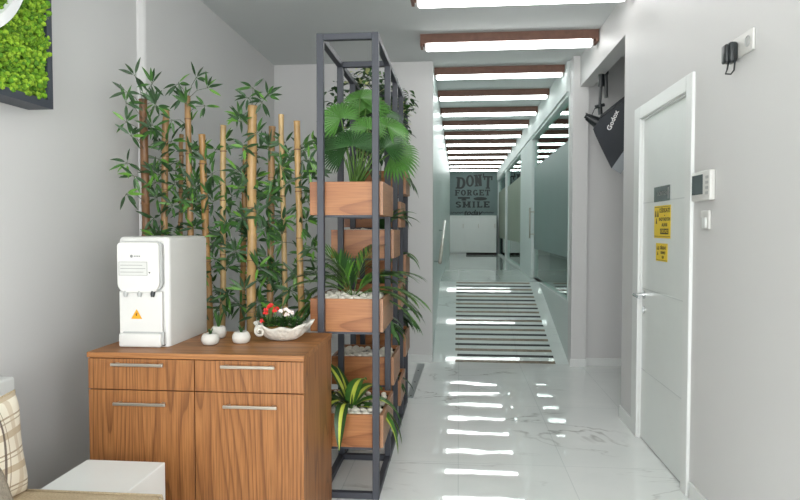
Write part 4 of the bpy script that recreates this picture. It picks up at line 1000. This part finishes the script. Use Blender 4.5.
def pillow(name, c, size, thick, xd, yd, mat_, label):
    """square cushion: xd across, yd up"""
    xd, yd = V(xd).normalized(), V(yd).normalized(); zd = xd.cross(yd); c = V(c); n = 20
    t = thing(name, c-yd*size/2, label, 'cushion'); m = MB(); vs = []; uv = []
    for sgn_ in (1, -1):
        for j in range(n+1):
            for i in range(n+1):
                a, b = 2*i/n-1, 2*j/n-1
                pin = 1-.10*(1-a*a)*abs(b)**4-.10*(1-b*b)*abs(a)**4
                pu = (1-a*a*(.5+.5*b*b)*(1-b*b*.5)*1.0) if 0 else max(0, (1-a**4)*(1-b**4))**.5
                k1 = 1-.09*(1-a*a) if True else 1
                vs.append(c+xd*a*size/2*(1-.08*(1-b*b))+yd*b*size/2*(1-.08*(1-a*a))+zd*sgn_*thick/2*pu+zd*.006*math.sin(a*5+b*3)*pu); uv.append((i/n, j/n))
    N1 = (n+1)**2; fs = []
    for j in range(n):
        for i in range(n):
            q = [j*(n+1)+i, j*(n+1)+i+1, (j+1)*(n+1)+i+1, (j+1)*(n+1)+i]; fs.append(q); fs.append([N1+k for k in q[::-1]])
    m.add(vs, fs); m.uv = uv; m.build('cover', M[mat_], t, smooth=True)
    ring = [c+xd*a*size/2*(1-.08*(1-b*b))+yd*b*size/2*(1-.08*(1-a*a)) for a, b in [(-1+2*k/12, -1) for k in range(12)]+[(1, -1+2*k/12) for k in range(12)]+[(1-2*k/12, 1) for k in range(12)]+[(-1, 1-2*k/12) for k in range(13)]]
    m = MB(); m.tube(ring, .004, 6); m.build('seam', M[mat_ if mat_ != 'plaid' else 'linen'], t, smooth=True)
pillow('plaid_cushion', (-1.475, 1.805, .63), .345, .11, (0, 1, 0), (-.14, 0.05, 1), 'plaid', 'cream and brown plaid cushion leaning upright on the bench')
pillow('cushion', (-1.19, 1.425, .60), .30, .10, (.0, 1, -.1), (-.4, 0, .92), 'greige', 'plain grey-beige cushion in front of the plaid one')

# white cube table
m = MB(); m.rbox(-1.438, -1.123, 1.995, 2.30, 0.001, .45, .003); tag(recentre(m.build('side_table', M['trimwhite'])), 'white cube side table between bench and oak sideboard', 'side table')

# ------------------------------------------------------------------ light
wd_ = bpy.data.worlds.new('daylight'); bpy.context.scene.world = wd_; wd_.use_nodes = True
bg = wd_.node_tree.nodes['Background']; bg.inputs[0].default_value = (.98, .985, .99, 1); bg.inputs[1].default_value = 6.2
L_ = bpy.data.lights.new('window_portal', 'AREA'); L_.shape = 'RECTANGLE'; L_.size = 2.75; L_.size_y = 2.7; L_.cycles.is_portal = True
lo = bpy.data.objects.new('window_portal', L_); C.objects.link(lo); lo.location = (-.375, YF-.12, 1.485); lo.rotation_euler = (PI/2, 0, 0)
lo.rotation_euler = V((0, 1, 0)).to_track_quat('-Z', 'Z').to_euler()

L2 = bpy.data.lights.new('added_window_portal', 'AREA'); L2.shape = 'RECTANGLE'; L2.size = 2.15; L2.size_y = 2.0; L2.cycles.is_portal = True  # portal for the added, unseen side window
l2 = bpy.data.objects.new('added_window_portal', L2); C.objects.link(l2); l2.location = (XR+.13, -.525, 1.7)
l2.rotation_euler = V((-1, 0, 0)).to_track_quat('-Z', 'Z').to_euler()

# ------------------------------------------------------------------ camera
cd = bpy.data.cameras.new('camera'); co = bpy.data.objects.new('camera', cd); C.objects.link(co)
cd.sensor_width = 36; cd.lens = 630/800*36; cd.clip_start = .05
yaw = math.atan(59/630.); pit = math.atan(22*math.cos(yaw)/630.)
f = V((-math.sin(yaw)*math.cos(pit), math.cos(yaw)*math.cos(pit), -math.sin(pit)))
co.location = (0, 0, 1.35); co.rotation_euler = f.to_track_quat('-Z', 'Y').to_euler()
S = bpy.context.scene; S.camera = co
S.view_settings.view_transform = 'Standard'; S.view_settings.look = 'None'; S.view_settings.gamma = 1; S.view_settings.use_curve_mapping = False
S.view_settings.exposure = .27
S.cycles.use_denoising = True; S.cycles.max_bounces = 10; S.cycles.transparent_max_bounces = 16; S.cycles.sample_clamp_indirect = 6
